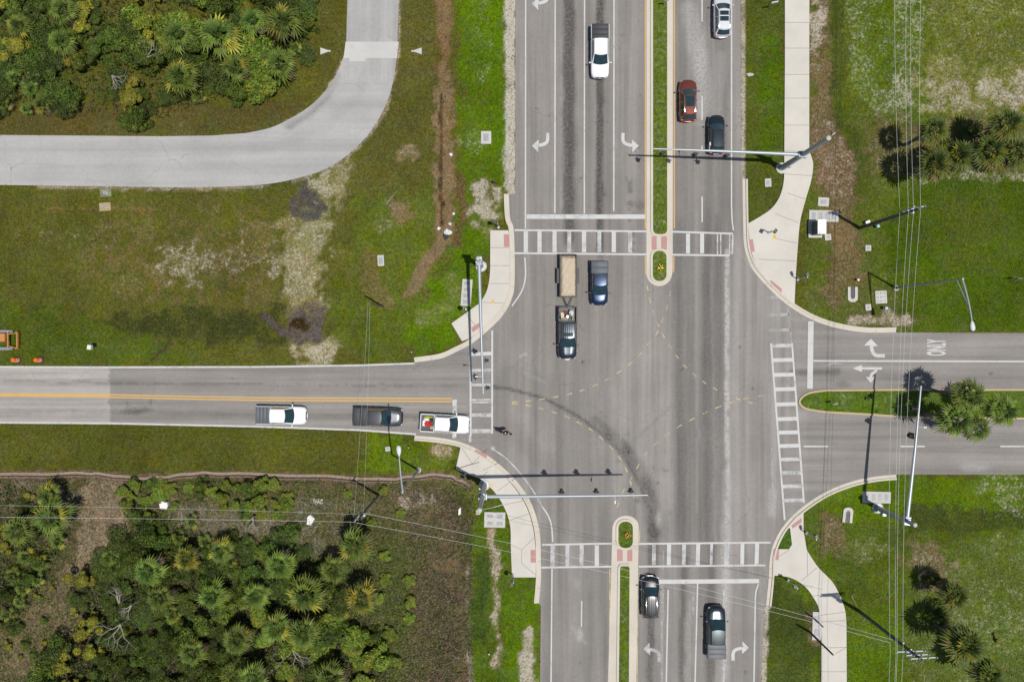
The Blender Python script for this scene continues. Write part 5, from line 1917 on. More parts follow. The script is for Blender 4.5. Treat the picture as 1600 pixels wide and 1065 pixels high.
vault('square concrete utility vault in the bright grass beside the upper road', 759.5, 215, 16, 20, 1, 1, 0, (.55, .62))
vault('narrow concrete vault with a stack of lids left of the upper left pavement', 729, 457, 16, 42, 1, 4, -.08, (.6, .6))
vault('wide concrete vault with four lids in the lower left corner grass', 773, 811.5, 33, 24, 2, 2, -.02, (.6, .52))
vault('long concrete vault with four lids next to the white signal cabinet', 1287, 337.5, 46, 18, 4, 1, -.02, (.55, .62))
vault('small square vault above the white signal cabinet', 1286.5, 315.5, 17, 14, 1, 1, -.06, (.6, .5))
vault('concrete vault with a row of lids beside the lower right signal mast footing', 1369.5, 776.5, 44, 18, 4, 1, -.02, (.5, .6))
vault('rough concrete pad with rows of lids left of the upper right street lamp', 1376.5, 464, 18, 20, 3, 3, .05, (.6, .5))
vault('drain inlet with a dark grate by the right sidewalk bend', 1200, 285.5, 10, 13, 1, 1, .05, (.6, .6), 'drain')
vault('little white access box in the upper left field centre', 595, 407, 10, 17, 1, 1, .06, (.7, .7), 'access box')
vault('tiny pale square valve cover in the grass right of the white signal cabinet', 1356.5, 387.5, 9, 9, 1, 1, 0, (.6, .6), 'valve cover')
vault('small pale valve cover south of the upper right horseshoe slab', 1356.5, 480, 9, 10, 1, 1, .1, (.5, .5), 'valve cover')
vault('small valve cover in the mown verge below the left road', 606, 701, 8, 7, 1, 1, .1, (.5, .5), 'valve cover')
vault('small concrete pad at the right of the signal cabinet', 1293.5, 370.5, 10, 10, 1, 1, .1, (.3, .3), 'concrete pad')
vault('concrete junction slab beside the lower right sidewalk', 1276, 977, 14, 44, 1, 2, -.03, (.6, .5), 'utility pad', .09)
vault('grass grown concrete slab nearest the pale curving lane', 165, 301, 18, 13, 1, 1, .08, (.5, .5), 'concrete slab', .03, slab=basic('mossy_slab', lin(146, 144, 112), .9, var=.45, scale=3))
vault('tan concrete slab on the orange sandy trench line', 164, 323, 18, 13, 1, 1, .08, (.4, .3), 'concrete slab', .03, slab=basic('tan_slab', lin(196, 172, 132), .9, var=.2, scale=3))
vault('round vent cover beside the wide lower left vault', 747, 800, 7, 7, 1, 1, 0, (.7, .7), 'vent cover', .05, True)
vault('grey green valve box in the litter right of the lower left scrub', 497, 783, 15, 8, 2, 1, 0, (.6, .6), 'valve box', .04)


def horseshoe(label, cx, cy, rz):
    x, y = P(cx, cy)
    b = MB()
    w_, h_ = .55, .85
    outer = [(-w_, h_)] + [(-w_ * math.cos(t), -h_ * .55 - w_ * .7 * math.sin(t)) for t in np.linspace(0, math.pi, 9)] + [(w_, h_)]
    inner = [(w_ * .45, h_)] + [(w_ * .45 * math.cos(t), -h_ * .2 - w_ * .6 * math.sin(t)) for t in np.linspace(0, math.pi, 9)] + [(-w_ * .45, h_)]
    b.prism(outer + inner, -.1, .10)
    o = b.build('culvert_end', MAT_SLAB)
    o.location = (x, y, 0)
    o.rotation_euler = (0, 0, rz)
    tag(o, label, 'culvert end', 'horseshoe culvert ends')
    b = MB()
    b.sheet(inner, .004)
    q = b.build('pipe_mouth', MAT_DARKM, o)


horseshoe('horseshoe concrete culvert end open to the top behind the upper right kerb', 1332, 460, 0)
horseshoe('horseshoe concrete culvert end open to the bottom behind the lower right kerb', 1324.5, 804, math.pi - .1)


def headwall(label, cx, cy, sg):
    x, y = P(cx, cy)
    b = MB()
    b.prism([(-.5 * sg, -.38), (.42 * sg, -.06), (.42 * sg, .06), (-.5 * sg, .38)], -.1, .14)
    o = b.build('culvert_end', MAT_SLAB)
    o.location = (x, y, 0)
    tag(o, label, 'culvert end', 'culvert ends beside the pale lane')
    b = MB()
    b.tube([(.38 * sg, 0, .10), (.62 * sg, 0, .06)], [.11, .13], 10)
    b.build('pipe', MAT_SLAB, o, True)


headwall('white tapered culvert end left of the pale lane slab', 508, 80.5, 1)
headwall('white tapered culvert end right of the pale lane slab', 652, 80.5, -1)

# signal control cabinet
x, y = P(1281, 357.5, 0)
cab = empty('signal_cabinet', (x - .55, y - .05, 0), 0, 'tall white traffic signal cabinet on its pad beside the long vault', 'cabinet')
b = MB()
b.box((0, 0, .06), (1.5, 1.9, .14))
b.build('plinth', MAT_SLAB, cab)
b = MB()
b.box((.05, .02, 1.0), (.85, 1.5, 1.8), bev=.03)
b.build('housing', MAT_GALV, cab)
b = MB()
b.box((.05, .02, 1.93), (.95, 1.62, .06), bev=.02)
b.box((-.05, -.62, 1.99), (.4, .3, .07), bev=.02)
b.build('roof', MAT_WPLAST, cab)
for sg in (-1, 1):
    b = MB()
    b.box((-.385, .02 + sg * .375, 1.0), (.02, .70, 1.55), bev=.005)
    b.box((-.40, .02 + sg * .08, 1.0), (.03, .04, .22))
    b.build('door', basic('cabinet_door_shaded', (.06, .062, .066), .5), cab)  # dark colour paints in the shade on the white cabinet's unlit left face


def marker(nm, label, cat, cx, cy, h, mat, size=(.35, .05, .35), post=True, rz=0.0, group=None):
    x, y = P(cx, cy)
    root = empty(nm, (x, y, 0), rz, label, cat, group)
    if post:
        b = MB()
        b.tube([(0, 0, 0), (0, 0, h)], .03, 8)
        b.build('post', MAT_GALV, root, True)
    b = MB()
    b.box((0, -.05, h - size[2] / 2), size, bev=.01)
    b.build('panel', mat, root)


M_SIGNR = basic('sign_red', (.45, .04, .03), .5)
M_SIGNB = basic('sign_blue', (.05, .12, .45), .5)
marker('road_sign', 'small red white and blue sign on the nose of the right median', 'sign', 1297, 628.5, 1.6, MAT_WPLAST, (.55, .04, .6), True, .3)
b = MB()
b.box((.0, -.09, 1.42), (.50, .02, .14))
b.build('sign_band', M_SIGNR, bpy.data.objects['road_sign'])
b = MB()
b.box((.0, -.09, 1.14), (.50, .02, .12))
b.build('sign_band', M_SIGNB, bpy.data.objects['road_sign'])
marker('road_sign', 'white square sign on a post in the upper left field near the left road', 'sign', 152, 542, 1.9, MAT_WPLAST, (.5, .40, .45), True, 1.4)
marker('road_sign', 'small white sign at the top edge beside the right sidewalk', 'sign', 1202, 14, 2.0, MAT_WPLAST, (.75, .08, .4), True, .2)
marker('road_sign', 'pale blue sign in the upper median grass at the top edge', 'sign', 1037, 9, 1.8, M_LBLUE, (.55, .10, .4), True, .2)
marker('road_sign', 'weathered sign near the right edge of the upper right lawn', 'sign', 1581, 436, 1.5, T_MID, (.6, .08, .6), True, .1)
marker('marker_post', 'white marker post in the verge left of the lower left pavement', 'marker post', 640, 697, 1.1, MAT_WPLAST, (.12, .05, .8), True, .7)
marker('marker_post', 'white marker post beside the kerb above the left road', 'marker post', 644, 549, .9, MAT_WPLAST, (.12, .05, .6), True, .7)
marker('marker_post', 'dark marker post by the sandy patch near the upper left kerb', 'marker post', 773, 285, 1.0, T_DARK, (.3, .2, .7), True, .2)
marker('marker_post', 'pale cyan capped marker post below the rough concrete pad', 'marker post', 1380.5, 481, .8, M_LBLUE, (.3, .3, .25), True)
marker('marker_post', 'white capped marker post between the cabinet and the horseshoe slab', 'marker post', 1338, 437, .6, MAT_WPLAST, (.22, .22, .25), True)
marker('marker_post', 'white capped marker post beside the dark utility pole foot', 'marker post', 1353, 347, .5, MAT_WPLAST, (.5, .3, .3), True, .4)
marker('marker_post', 'pale blue marker post right of the dark utility pole foot', 'marker post', 1368, 354, .7, M_LBLUE, (.3, .3, .4), True, .4)
marker('marker_post', 'white marker post in the green strip left of the lower road', 'marker post', 764, 1018, .6, MAT_WPLAST, (.12, .12, .4), True, .4)

# loose white boards, bags, rubble
for (cx, cy, pts, z, lb, nm, ct) in (
        (258.5, 787.5, [(-.42, -.36), (.40, -.42), (.46, .24), (-.20, .44)], .5, 'white board leaning in the lower left scrub', 'board', 'board'),
        (485, 811, [(-.35, -.55), (.10, -.60), (.55, .10), (.05, .55), (-.30, .30)], .15, 'torn white sheet lying near the scrub pole', 'plastic_sheet', 'plastic sheet'),
        (718, 798, [(-.12, -.45), (.14, -.3), (.16, .45), (-.10, .2)], .1, 'small white scrap in the green corner below the lower left mast', 'plastic_sheet', 'plastic sheet')):
    x, y = P(cx, cy)
    b = MB()
    b.prism(pts, z, z + .04, bottom=True)
    if z > .3: b.box((0, 0, z / 2), (.9, .5, z), .2)
    o = b.build(nm, MAT_WPLAST)
    o.location = (x, y, 0)
    tag(o, lb, ct)
for (cx, cy, r, mt, lb) in ((700, 363, (.42, .36, .30), MAT_WPLAST, 'white rubbish bag dumped at the end of the brown ditch'), (697, 369, (.30, .34, .26), T_DARK, 'black rubbish bag touching the white bag in the brown ditch'),
                            (686, 357, (.20, .18, .12), MAT_WPLAST, 'small white rag left of the dumped bags'), (703, 350, (.17, .15, .12), MAT_WPLAST, 'small white rag above the dumped bags'),
                            (705, 242, (.20, .20, .14), MAT_WPLAST, 'white rag beside the straight brown ditch'), (709, 334, (.15, .15, .10), MAT_WPLAST, 'white scrap right of the brown ditch bend'),
                            (1172, 117, (.40, .20, .08), MAT_SLAB, 'pale limestone lump in the verge beside the right lanes')):
    x, y = P(cx, cy)
    o = lumpy('rubbish_bag' if 'bag' in lb else ('rock' if 'lime' in lb else 'rag'), r, mt, int(cx), .3)
    o.location = (x, y, -.01)
    tag(o, lb, 'bag' if 'bag' in lb else ('rock' if 'lime' in lb else 'rag'))
for k, (pt, lb) in enumerate((([(603, 320), (612, 308), (621, 298)], 'bleached fallen branch in the upper left field grass'), ([(1330, 930), (1334, 938), (1338, 946)], 'pale fallen stick beside the lower right sidewalk'), ([(1348, 968), (1353, 963)], 'short pale stick near the lower right pole'),
                              ([(490, 317), (498, 318)], 'pale stick lying on the round mud patch'), ([(282, 195), (284, 198)], 'short white stick on the verge by the thicket'))):
    b = MB()
    w = W(pt)
    b.tube([(x, y, .05 + .03 * i) for i, (x, y) in enumerate(w)], [.05, .035, .02][:len(w)], 6)
    b.tube([(w[0][0], w[0][1], .06), (w[0][0] + .3, w[0][1] + .25, .08)], .02, 5)
    tag(b.build('fallen_branch', MAT_DEADW, None, True), lb, 'branch')

# ------------------------------------------------------------------ construction drums and the orange machine
M_OR2 = basic('drum_orange', (.75, .12, .015), .45, var=.06)
M_RETRO = basic('drum_white', (.75, .74, .72), .4, var=.05)


def drum(base, label):
    x, y = P(*base)
    r = empty('traffic_drum', (x, y, 0), 0, label, 'traffic drum', 'orange drums beside the left road')
    b = MB()
    b.tube([(0, 0, 0), (0, 0, .07), (0, 0, .10)], [.38, .36, .26], 16)
    b.build('base', MAT_RUBBER, r)
    prof = [(.08, .29), (.28, .285), (.29, .275), (.45, .27), (.46, .26), (.62, .255), (.63, .25), (.78, .245), (.80, .235), (1.0, .22), (1.04, .17)]
    b = MB()
    b.tube([(0, 0, z) for z, _ in prof], [q for _, q in prof], 18)
    b.build('drum_body', M_OR2, r, True)
    for z0, z1, q in ((.30, .44, .279), (.64, .77, .256)):
        b = MB()
        b.tube([(0, 0, z0), (0, 0, z1)], [q, q - .006], 18, caps=False)
        b.build('reflective_band', M_RETRO, r, True)
    b = MB()
    b.tube([(-.1, 0, 1.04), (-.08, 0, 1.12), (.08, 0, 1.12), (.1, 0, 1.04)], .02, 6)
    b.build('handle', M_OR2, r)


drum((28.5, 562), 'left one of the two striped orange drums beside the left road')
drum((63.5, 562), 'right one of the two striped orange drums beside the left road')
x, y = P(-8, 531, .9)
mc = empty('skid_loader', (x, y, 0), 0, 'orange tracked loader cut off by the left edge of the field', 'loader')
M_LO = basic('loader_orange', lin(222, 152, 84), .6, var=.18)
for sg in (1, -1):
    b = MB()
    prof = [(-1.3, .0), (1.2, .0), (1.55, .22), (1.35, .48), (-1.3, .48), (-1.55, .22)]
    b.v += [(px_, sg * .95 - .16, pz) for px_, pz in prof] + [(px_, sg * .95 + .16, pz) for px_, pz in prof]
    n = 6
    b.f += [(i, (i + 1) % n, n + (i + 1) % n, n + i) for i in range(n)] + [tuple(range(n)), tuple(range(2 * n - 1, n - 1, -1))]
    b.mi += [0] * (n + 2)
    for i in range(10): b.box((-1.25 + i * .28, sg * .95, .49), (.10, .33, .03))
    b.build('track', basic('track_grey', (.20, .21, .24), .7, var=.2), mc)
b = MB()
b.box((.1, .28, .85), (2.2, .95, .6), bev=.08)
b.box((-.7, -.3, .8), (1.0, 1.1, .5), bev=.06)
b.build('engine_cover', M_LO, mc)
b = MB()
b.box((-.6, -.1, 1.45), (1.0, 1.1, .08), bev=.03)
for qx in (-1.05, -.15):
    for qy in (-.6, .4): b.box((qx, qy, 1.1), (.07, .07, .7))
b.build('canopy', M_LO, mc)
b = MB()
b.tube([(1.2, .62, .7), (2.18, .78, .55)], .05, 8)
b.tube([(1.2, -.62, .7), (2.18, -.90, .55)], .05, 8)
b.box((1.32, 0, .70), (.12, 1.7, .14), bev=.02)
b.build('lift_arm', M_LO, mc)
b = MB()
b.box((2.25, -.05, .45), (.14, 1.75, .40), bev=.03)
b.box((2.22, .85, .5), (.2, .12, .5), bev=.03)
b.box((2.22, -.95, .5), (.2, .12, .5), bev=.03)
b.build('blade', M_LO, mc)

# flowers in the medians
def flowers(label, cx, cy, rgb, seed):
    x, y = P(cx, cy)
    root = empty('flowering_plant', (x, y, .12), 0, label, 'flowering plant')
    q = random.Random(seed)
    lv, fl = MB(), MB()
    for i in range(60):
        a, r = q.uniform(0, 6.28), q.uniform(0, .45)
        X_, Y_, Z_ = r * math.cos(a), r * math.sin(a), q.uniform(.05, .3)
        t = q.uniform(0, 6.28)
        lv.add([(X_, Y_, Z_), (X_ + .09 * math.cos(t), Y_ + .09 * math.sin(t), Z_ + .05), (X_ + .09 * math.cos(t + .6), Y_ + .09 * math.sin(t + .6), Z_ + .02)], [(0, 1, 2)])
    for i in range(20):
        a, r = q.uniform(0, 6.28), .36 * q.random() ** .5
        fl.ball((r * math.cos(a), r * math.sin(a), q.uniform(.28, .4)), (.06, .06, .03), 6, 4)
    lv.build('leaves', basic('flower_leaf', (.05, .09, .02), .6, var=.3), root)
    fl.build('blossom', basic('blossom_%d' % seed, rgb, .6, var=.2), root)


flowers('yellow flowering plant in the nose of the upper median', 1030, 418, (.75, .50, .02), 1)
flowers('orange flowering plant in the nose of the lower median', 980, 834, (.55, .22, .02), 2)

# ------------------------------------------------------------------ vegetation
MAT_PALM = leaf_mat('palm_frond', .18)
MAT_LEAF = leaf_mat('shrub_leaf', .22)


def leaf_mesh(name, V, F, C):
    me = np_mesh(name, np.array(V, np.float32), np.array(F, np.int32))
    np_attr(me, 'leafcol', np.concatenate([np.array(C, np.float32), np.ones((len(C), 1), np.float32)], 1))
    return me


def palm_crown(seed, fronds=34, R_=1.0, yellow=.25, upright=0.0, dead=3):
    """fan-leaved crown, unit radius: each frond a stalk and a drooping fan of split leaflets"""
    q = random.Random(seed)
    V, F, C = [], [], []
    for i in range(fronds):
        age = i / (fronds - 1)                       # 0 youngest, 1 oldest
        az = i * 2.39996 + q.uniform(-.25, .25)
        el = math.radians(78 - 98 * age ** .9 + q.uniform(-8, 8) + upright * 20)
        isdead = i >= fronds - dead
        st_len = q.uniform(.38, .56) * (.75 + .3 * age)
        fan = q.uniform(.48, .60)
        if isdead: el -= .5
        d = Vector((math.cos(az) * math.cos(el), math.sin(az) * math.cos(el), math.sin(el)))
        side = Vector((-math.sin(az), math.cos(az), 0))
        up = side.cross(d) * -1
        if up.z < 0: up = -up
        base = Vector((0, 0, 0))
        tip = d * st_len + Vector((0, 0, -.05 * age))
        g = q.uniform(.62, 1.25)
        young, old = Vector((.082, .135, .028)), Vector((.150, .190, .022))
        cc = young.lerp(old, min(1, age * .9 + q.uniform(-.1, .15)))
        if q.random() < yellow * age: cc = Vector((.27, .25, .03))
        if isdead: cc = Vector((.20, .145, .09))
        cc = cc * g
        # stalk
        n = len(V)
        V += [base + side * .015, base - side * .015, tip - side * .012, tip + side * .012]
        F.append((n, n + 1, n + 2, n + 3))
        C += [tuple(cc * 1.1)] * 4
        nl = 10
        for k in range(nl):
            t = -1 + 2 * k / (nl - 1)
            a = t * math.radians(88)
            ld = d * math.cos(a) + side * math.sin(a)
            ll = fan * (1 - .32 * abs(t) ** 1.5) * q.uniform(.72, 1.15)
            w_ = .040 * q.uniform(.7, 1.3)
            nn = ld.cross(up).normalized()
            m = tip + ld * ll * .55 + up * (.02 - .05 * abs(t))
            e = tip + ld * ll + up * (-.05 - .06 * age) + Vector((0, 0, -.06 - .10 * age)) * q.uniform(.6, 1.3)
            n = len(V)
            fold = up * .02
            V += [tip, m - nn * w_ + fold, m + nn * w_ + fold, e]
            F.append((n, n + 1, n + 3, n + 2))
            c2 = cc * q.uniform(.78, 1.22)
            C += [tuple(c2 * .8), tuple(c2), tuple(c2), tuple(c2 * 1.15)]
    return leaf_mesh('crown', [tuple(v) for v in V], F, C)


def shrub_crown(seed, n, blobs, leaf, cols, flat_=.8):
    """leaf clusters through several overlapping lobes, unit radius"""
    r = np.random.default_rng(seed)
    bl = []
    for k in range(blobs):
        a, d = r.uniform(0, 6.28), r.uniform(.0, .70) if k else 0
        bl.append((d * math.cos(a), d * math.sin(a), r.uniform(.15, 1.0), r.uniform(.12, .38)))
    w = np.array([q[3] ** 2 for q in bl])
    pick = r.choice(blobs, n, p=w / w.sum())
    B = np.array(bl)[pick]
    d = r.normal(size=(n, 3))
    d[:, 2] = np.abs(d[:, 2]) * 1.0 - .25
    d /= np.linalg.norm(d, axis=1)[:, None]
    rad = B[:, 3] * r.uniform(.55, 1.08, n) ** .6
    c = B[:, :3] + d * rad[:, None] * np.array([1, 1, flat_])
    c[:, 2] = np.maximum(c[:, 2], .05)
    nrm = d + r.normal(size=(n, 3)) * .55 + np.array([0, 0, .45])
    nrm /= np.linalg.norm(nrm, axis=1)[:, None]
    t = np.cross(nrm, r.normal(size=(n, 3)))
    t /= np.linalg.norm(t, axis=1)[:, None]
    s = np.cross(nrm, t)
    L = leaf * r.uniform(.6, 1.4, n)[:, None]
    V = np.stack([c - t * L, c + s * L * .45, c + t * L, c - s * L * .45], 1).reshape(-1, 3)
    F = np.arange(n * 4).reshape(-1, 4)
    base = np.array(cols)[r.integers(0, len(cols), blobs)][pick]
    fl = r.uniform(.5, 1.6, n)[:, None]
    C = np.repeat(base * fl, 4, axis=0)
    me = np_mesh('crown', V, F)
    np_attr(me, 'leafcol', np.concatenate([C, np.ones((len(C), 1))], 1))
    return me


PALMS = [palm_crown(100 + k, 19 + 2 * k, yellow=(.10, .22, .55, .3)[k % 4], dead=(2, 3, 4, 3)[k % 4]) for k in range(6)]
DARKP = [palm_crown(400 + k, 26, yellow=.30, dead=4) for k in range(2)]
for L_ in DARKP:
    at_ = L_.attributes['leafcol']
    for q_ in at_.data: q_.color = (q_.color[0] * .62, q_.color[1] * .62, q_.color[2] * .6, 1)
PALMS += DARKP
PALMETTO = [palm_crown(200 + k, 12 + k, yellow=.25, upright=.5, dead=1) for k in range(3)]
DKG = [(.056, .082, .017), (.068, .096, .019), (.084, .112, .021), (.050, .070, .016)]
MDG = [(.076, .116, .016), (.098, .134, .018), (.066, .100, .016), (.120, .150, .020)]
BRG = [(.125, .180, .022), (.150, .200, .026), (.100, .160, .022), (.190, .205, .026)]
YLG = [(.17, .18, .022), (.13, .15, .020), (.09, .12, .018), (.22, .20, .024)]
BRN = [(.15, .12, .085), (.12, .10, .07), (.19, .16, .115), (.10, .09, .06)]
SHRUBS = {'oak': [shrub_crown(300 + k, 5600, 26, .042, DKG + MDG[:1]) for k in range(4)],
          'mid': [shrub_crown(320 + k, 4200, 20, .050, MDG + DKG[:1]) for k in range(4)],
          'bright': [shrub_crown(340 + k, 2800, 14, .066, BRG) for k in range(3)],
          'yellow': [shrub_crown(360 + k, 1500, 7, .070, YLG, .6) for k in range(2)],
          'brush': [shrub_crown(380 + k, 1300, 8, .080, BRN, .6) for k in range(2)]}
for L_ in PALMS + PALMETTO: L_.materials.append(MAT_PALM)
for L_ in SHRUBS.values():
    for m_ in L_: m_.materials.append(MAT_LEAF)


def unit_trunk(h, r):
    b = MB()
    n = 8
    b.tube([(0.03 * math.sin(i * 2.1), .03 * math.cos(i * 1.7), h * i / n) for i in range(n + 1)], [r * (1.25 - .35 * i / n + .06 * (i % 2)) for i in range(n + 1)], 10)
    me = b.mesh('trunk')
    me.materials.append(MAT_BARK)
    return me


TR = {}


def palm(cx, cy, rad, h, label, group, small=False, k=None):
    """cx,cy: where the middle of the crown shows in the photo; rad in photo px"""
    x, y = P(cx, cy, h)
    root = empty('palmetto' if small else 'palm_tree', (x, y, -.02), 0, label, 'palmetto' if small else 'palm tree', group)
    key = round(h * 2) / 2
    if key not in TR: TR[key] = unit_trunk(key, .16 if not small else .12)
    t = bpy.data.objects.new('trunk', TR[key])
    COL.objects.link(t)
    t.parent = root
    t.scale = (1, 1, h / key)
    M = (PALMETTO if small else PALMS)
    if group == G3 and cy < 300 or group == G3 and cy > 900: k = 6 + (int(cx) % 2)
    c = bpy.data.objects.new('crown', M[random.randrange(len(M)) if k is None else k])
    COL.objects.link(c)
    c.parent = root
    c.location = (0, 0, h - .05)
    r = rad / S * (1 - h / H) * 1.02
    c.scale = (r, r, r * .9)
    c.rotation_euler = (random.uniform(-.12, .12), random.uniform(-.12, .12), random.uniform(0, 6.28))
    return root


def shrub(cx, cy, rad, kind, label, group, hk=.75):
    R_ = rad / S
    h = R_ * hk
    x, y = P(cx, cy, h * .7)
    root = empty('shrub', (x, y, -.02), 0, label, 'shrub', group)
    M = SHRUBS[kind]
    c = bpy.data.objects.new('crown', random.choice(M))
    COL.objects.link(c)
    c.parent = root
    c.scale = (R_ * 1.0, R_ * random.uniform(.85, 1.1), R_ * hk * 1.1)
    c.rotation_euler = (0, 0, random.uniform(0, 6.28))
    if 'st' not in TR:
        b = MB()
        for k in range(4): b.tube([(0, 0, 0), (.12 * math.cos(k * 1.7), .12 * math.sin(k * 1.7), .35), (.3 * math.cos(k * 1.7 + .3), .3 * math.sin(k * 1.7 + .3), .7)], [.045, .03, .015], 6)
        TR['st'] = b.mesh('stem')
        TR['st'].materials.append(MAT_BARK)
    t = bpy.data.objects.new('stem', TR['st'])
    COL.objects.link(t)
    t.parent = root
    t.scale = (R_, R_, R_ * hk)
    return root


G3 = 'cabbage palms on the right side'
# palms of the upper left thicket
G1 = 'fan palms in the upper left thicket'
for a in ((342, 55, 36, 4.6, 'large yellowing fan palm at the top centre of the upper left thicket', G1, False, 3), (442, 35, 34, 4.4, 'big green fan palm in the top right of the upper left thicket', G1, False, 1),
          (437, 100, 30, 4.0, 'fan palm at the lower right corner of the upper left thicket', G1, False, 0), (283, 122, 32, 4.0, 'fan palm near the lower middle of the upper left thicket', G1, False, 3),
          (277, 55, 29, 4.2, 'silvery green fan palm left of the large yellowing palm', G1, False, 4), (368, 106, 27, 3.6, 'fan palm below the large yellowing palm', G1, False, 1),
          (394, 32, 25, 3.8, 'fan palm between the yellowing palm and the top right palm', G1, False, 4), (95, 66, 24, 3.2, 'pale fan palm in the left part of the upper left thicket', G1, False, 5),
          (98, 15, 26, 3.4, 'fan palm at the top edge of the upper left thicket', G1, False, 0), (30, 40, 22, 3.0, 'fan palm near the upper left picture corner', G1, False, 3)):
    palm(*a)
for (cx, cy, r_) in ((66, 162, 20), (50, 140, 20), (24, 122, 19), (85, 150, 15), (8, 165, 13), (40, 170, 12), (405, 140, 17), (365, 140, 14), (415, 70, 18), (25, 20, 18), (310, 150, 14), (460, 75, 14), (330, 110, 16)):
    palm(cx, cy, r_, 1.2, 'low palmetto clump among the shrubs of the upper left thicket', 'low palmettos in the upper left thicket', True)
# palms of the lower left scrub
G2 = 'fan palms in the lower left scrub'
for a in ((555, 852, 33, 4.6, 'fan palm nearest the scrub utility pole', G2, False, 1), (565, 936, 30, 4.2, 'fan palm with a yellow skirt at the right end of the lower left scrub', G2, False, 2),
          (480, 928, 35, 4.6, 'big green fan palm in the middle of the scrub right side', G2, False, 3), (437, 884, 28, 4.0, 'fan palm up left of the big green scrub palm', G2, False, 4),
          (432, 982, 29, 4.2, 'fan palm down left of the big green scrub palm', G2, False, 1), (474, 990, 29, 4.2, 'fan palm below the big green scrub palm', G2, False, 5),
          (516, 1060, 30, 4.2, 'fan palm at the bottom edge of the scrub', G2, False, 0), (232, 893, 29, 3.8, 'pale fan palm right of the tan clearing', G2, False, 4),
          (332, 930, 28, 3.6, 'dark fan palm at the centre of the scrub', G2, False, 0), (292, 872, 24, 3.4, 'fan palm with a brown dead skirt in the upper scrub', G2, False, 2),
          (82, 808, 34, 3.6, 'wide fan palm left of the tan clearing', G2, False, 1), (30, 828, 30, 3.2, 'fan palm at the left edge of the scrub', G2, False, 0), (75, 775, 22, 3.0, 'small fan palm near the dirt track and clearing', G2, False, 3),
          (345, 862, 22, 3.2, 'small fan palm between the grey brush and the scrub centre', G2, False, 3), (395, 1060, 26, 3.6, 'fan palm at the bottom edge near the dead limbs', G2, False, 5)):
    palm(*a)
for a in ((250, 935, 26, 3.4, 'fan palm just right of the bare bleached limbs', G2, False, 0), (370, 1000, 27, 3.6, 'green fan palm left of the bottom palm pair', G2, False, 4), (520, 890, 24, 3.6, 'fan palm squeezed between the big scrub palm and the pole palm', G2, False, 5),
          (300, 1020, 26, 3.4, 'dark fan palm low in the middle of the scrub', G2, False, 0), (400, 930, 24, 3.4, 'fan palm between the scrub centre palm and the big palm', G2, False, 5)):
    palm(*a)
for (cx, cy, r_) in ((40, 870, 18), (62, 880, 16), (90, 845, 17), (58, 905, 14), (20, 900, 17), (280, 840, 16), (300, 815, 15), (195, 868, 17), (170, 872, 16), (205, 880, 15), (250, 870, 16), (390, 850, 15), (410, 905, 15), (270, 960, 17), (35, 920, 14), (360, 890, 16), (320, 845, 14), (380, 940, 16), (10, 960, 14), (560, 1010, 14), (30, 940, 12)):
    palm(cx, cy, r_, 1.1, 'low palmetto clump in the lower left scrub', 'low palmettos in the lower left scrub', True)
# right side palms
G3 = 'cabbage palms on the right side'
for a in ((1515, 617, 32, 7.2, 'cabbage palm nearest the lane edge of the right median group', G3, False, 4), (1494, 655, 33, 6.8, 'cabbage palm lowest left in the right median group', G3, False, 5), (1526, 668, 27, 6.2, 'smaller cabbage palm in the middle of the right median group', G3, False, 4), (1566, 641, 33, 6.4, 'cabbage palm on the right of the median group', G3, False, 0),
          (1460, 203, 27, 6.6, 'cabbage palm under the wires in the upper right field', G3, False, 4), (1496, 242, 31, 5.0, 'cabbage palm in the middle of the upper right field clump', G3, False, 0), (1458, 256, 34, 5.6, 'cabbage palm lowest under the wires in the upper right field', G3, False, 1),
          (1574, 194, 32, 5.8, 'cabbage palm at the top right of the field clump', G3, False, 5), (1546, 236, 34, 5.2, 'cabbage palm in the right part of the field clump', G3, False, 0), (1590, 238, 32, 5.0, 'cabbage palm of the field clump touching the right picture edge', G3, False, 1),
          (1492, 930, 28, 4.6, 'short cabbage palm above the lower right pole top', G3, False, 4), (1508, 1006, 38, 6.0, 'wide cabbage palm right of the lower right pole top', G3, False, 5), (1545, 1055, 34, 5.4, 'cabbage palm at the bottom edge of the lower right field', G3, False, 0)):
    palm(*a)
for (cx_, cy_, r_) in ((215, 152, 22), (262, 150, 20), (300, 136, 20), (178, 142, 18), (232, 170, 19), (330, 134, 17)): shrub(cx_, cy_, r_, 'oak', 'dark fine leaved shrub along the front edge of the upper left thicket', 'front shrubs of the upper left thicket', .8)
shrub(1515, 205, 20, 'oak', 'dark green bush between the field palm clumps', 'bushes under the right palms', .9)
shrub(1478, 222, 16, 'oak', 'dark bush squeezed between the left field palms', 'bushes under the right palms', .8)
shrub(1565, 215, 18, 'oak', 'dark bush under the right field palms', 'bushes under the right palms', .8)
shrub(1470, 955, 22, 'oak', 'dark ragged bush left of the short lower right palm', 'bushes under the right palms', .9)
shrub(1462, 905, 17, 'oak', 'dark bush above the lower right palms', 'bushes under the right palms', .9)
shrub(1480, 985, 18, 'oak', 'dark bush beside the wide lower right palm', 'bushes under the right palms', .9)
shrub(1430, 262, 14, 'mid', 'green bush at the foot of the palms under the wires', 'bushes under the right palms', .7)
shrub(1356, 622, 6, 'mid', 'tiny dark bush in the grass of the right median', 'bushes under the right palms', .8)
shrub(1560, 1000, 12, 'yellow', 'low yellowish bush right of the wide lower right palm', 'bushes under the right palms', .5)

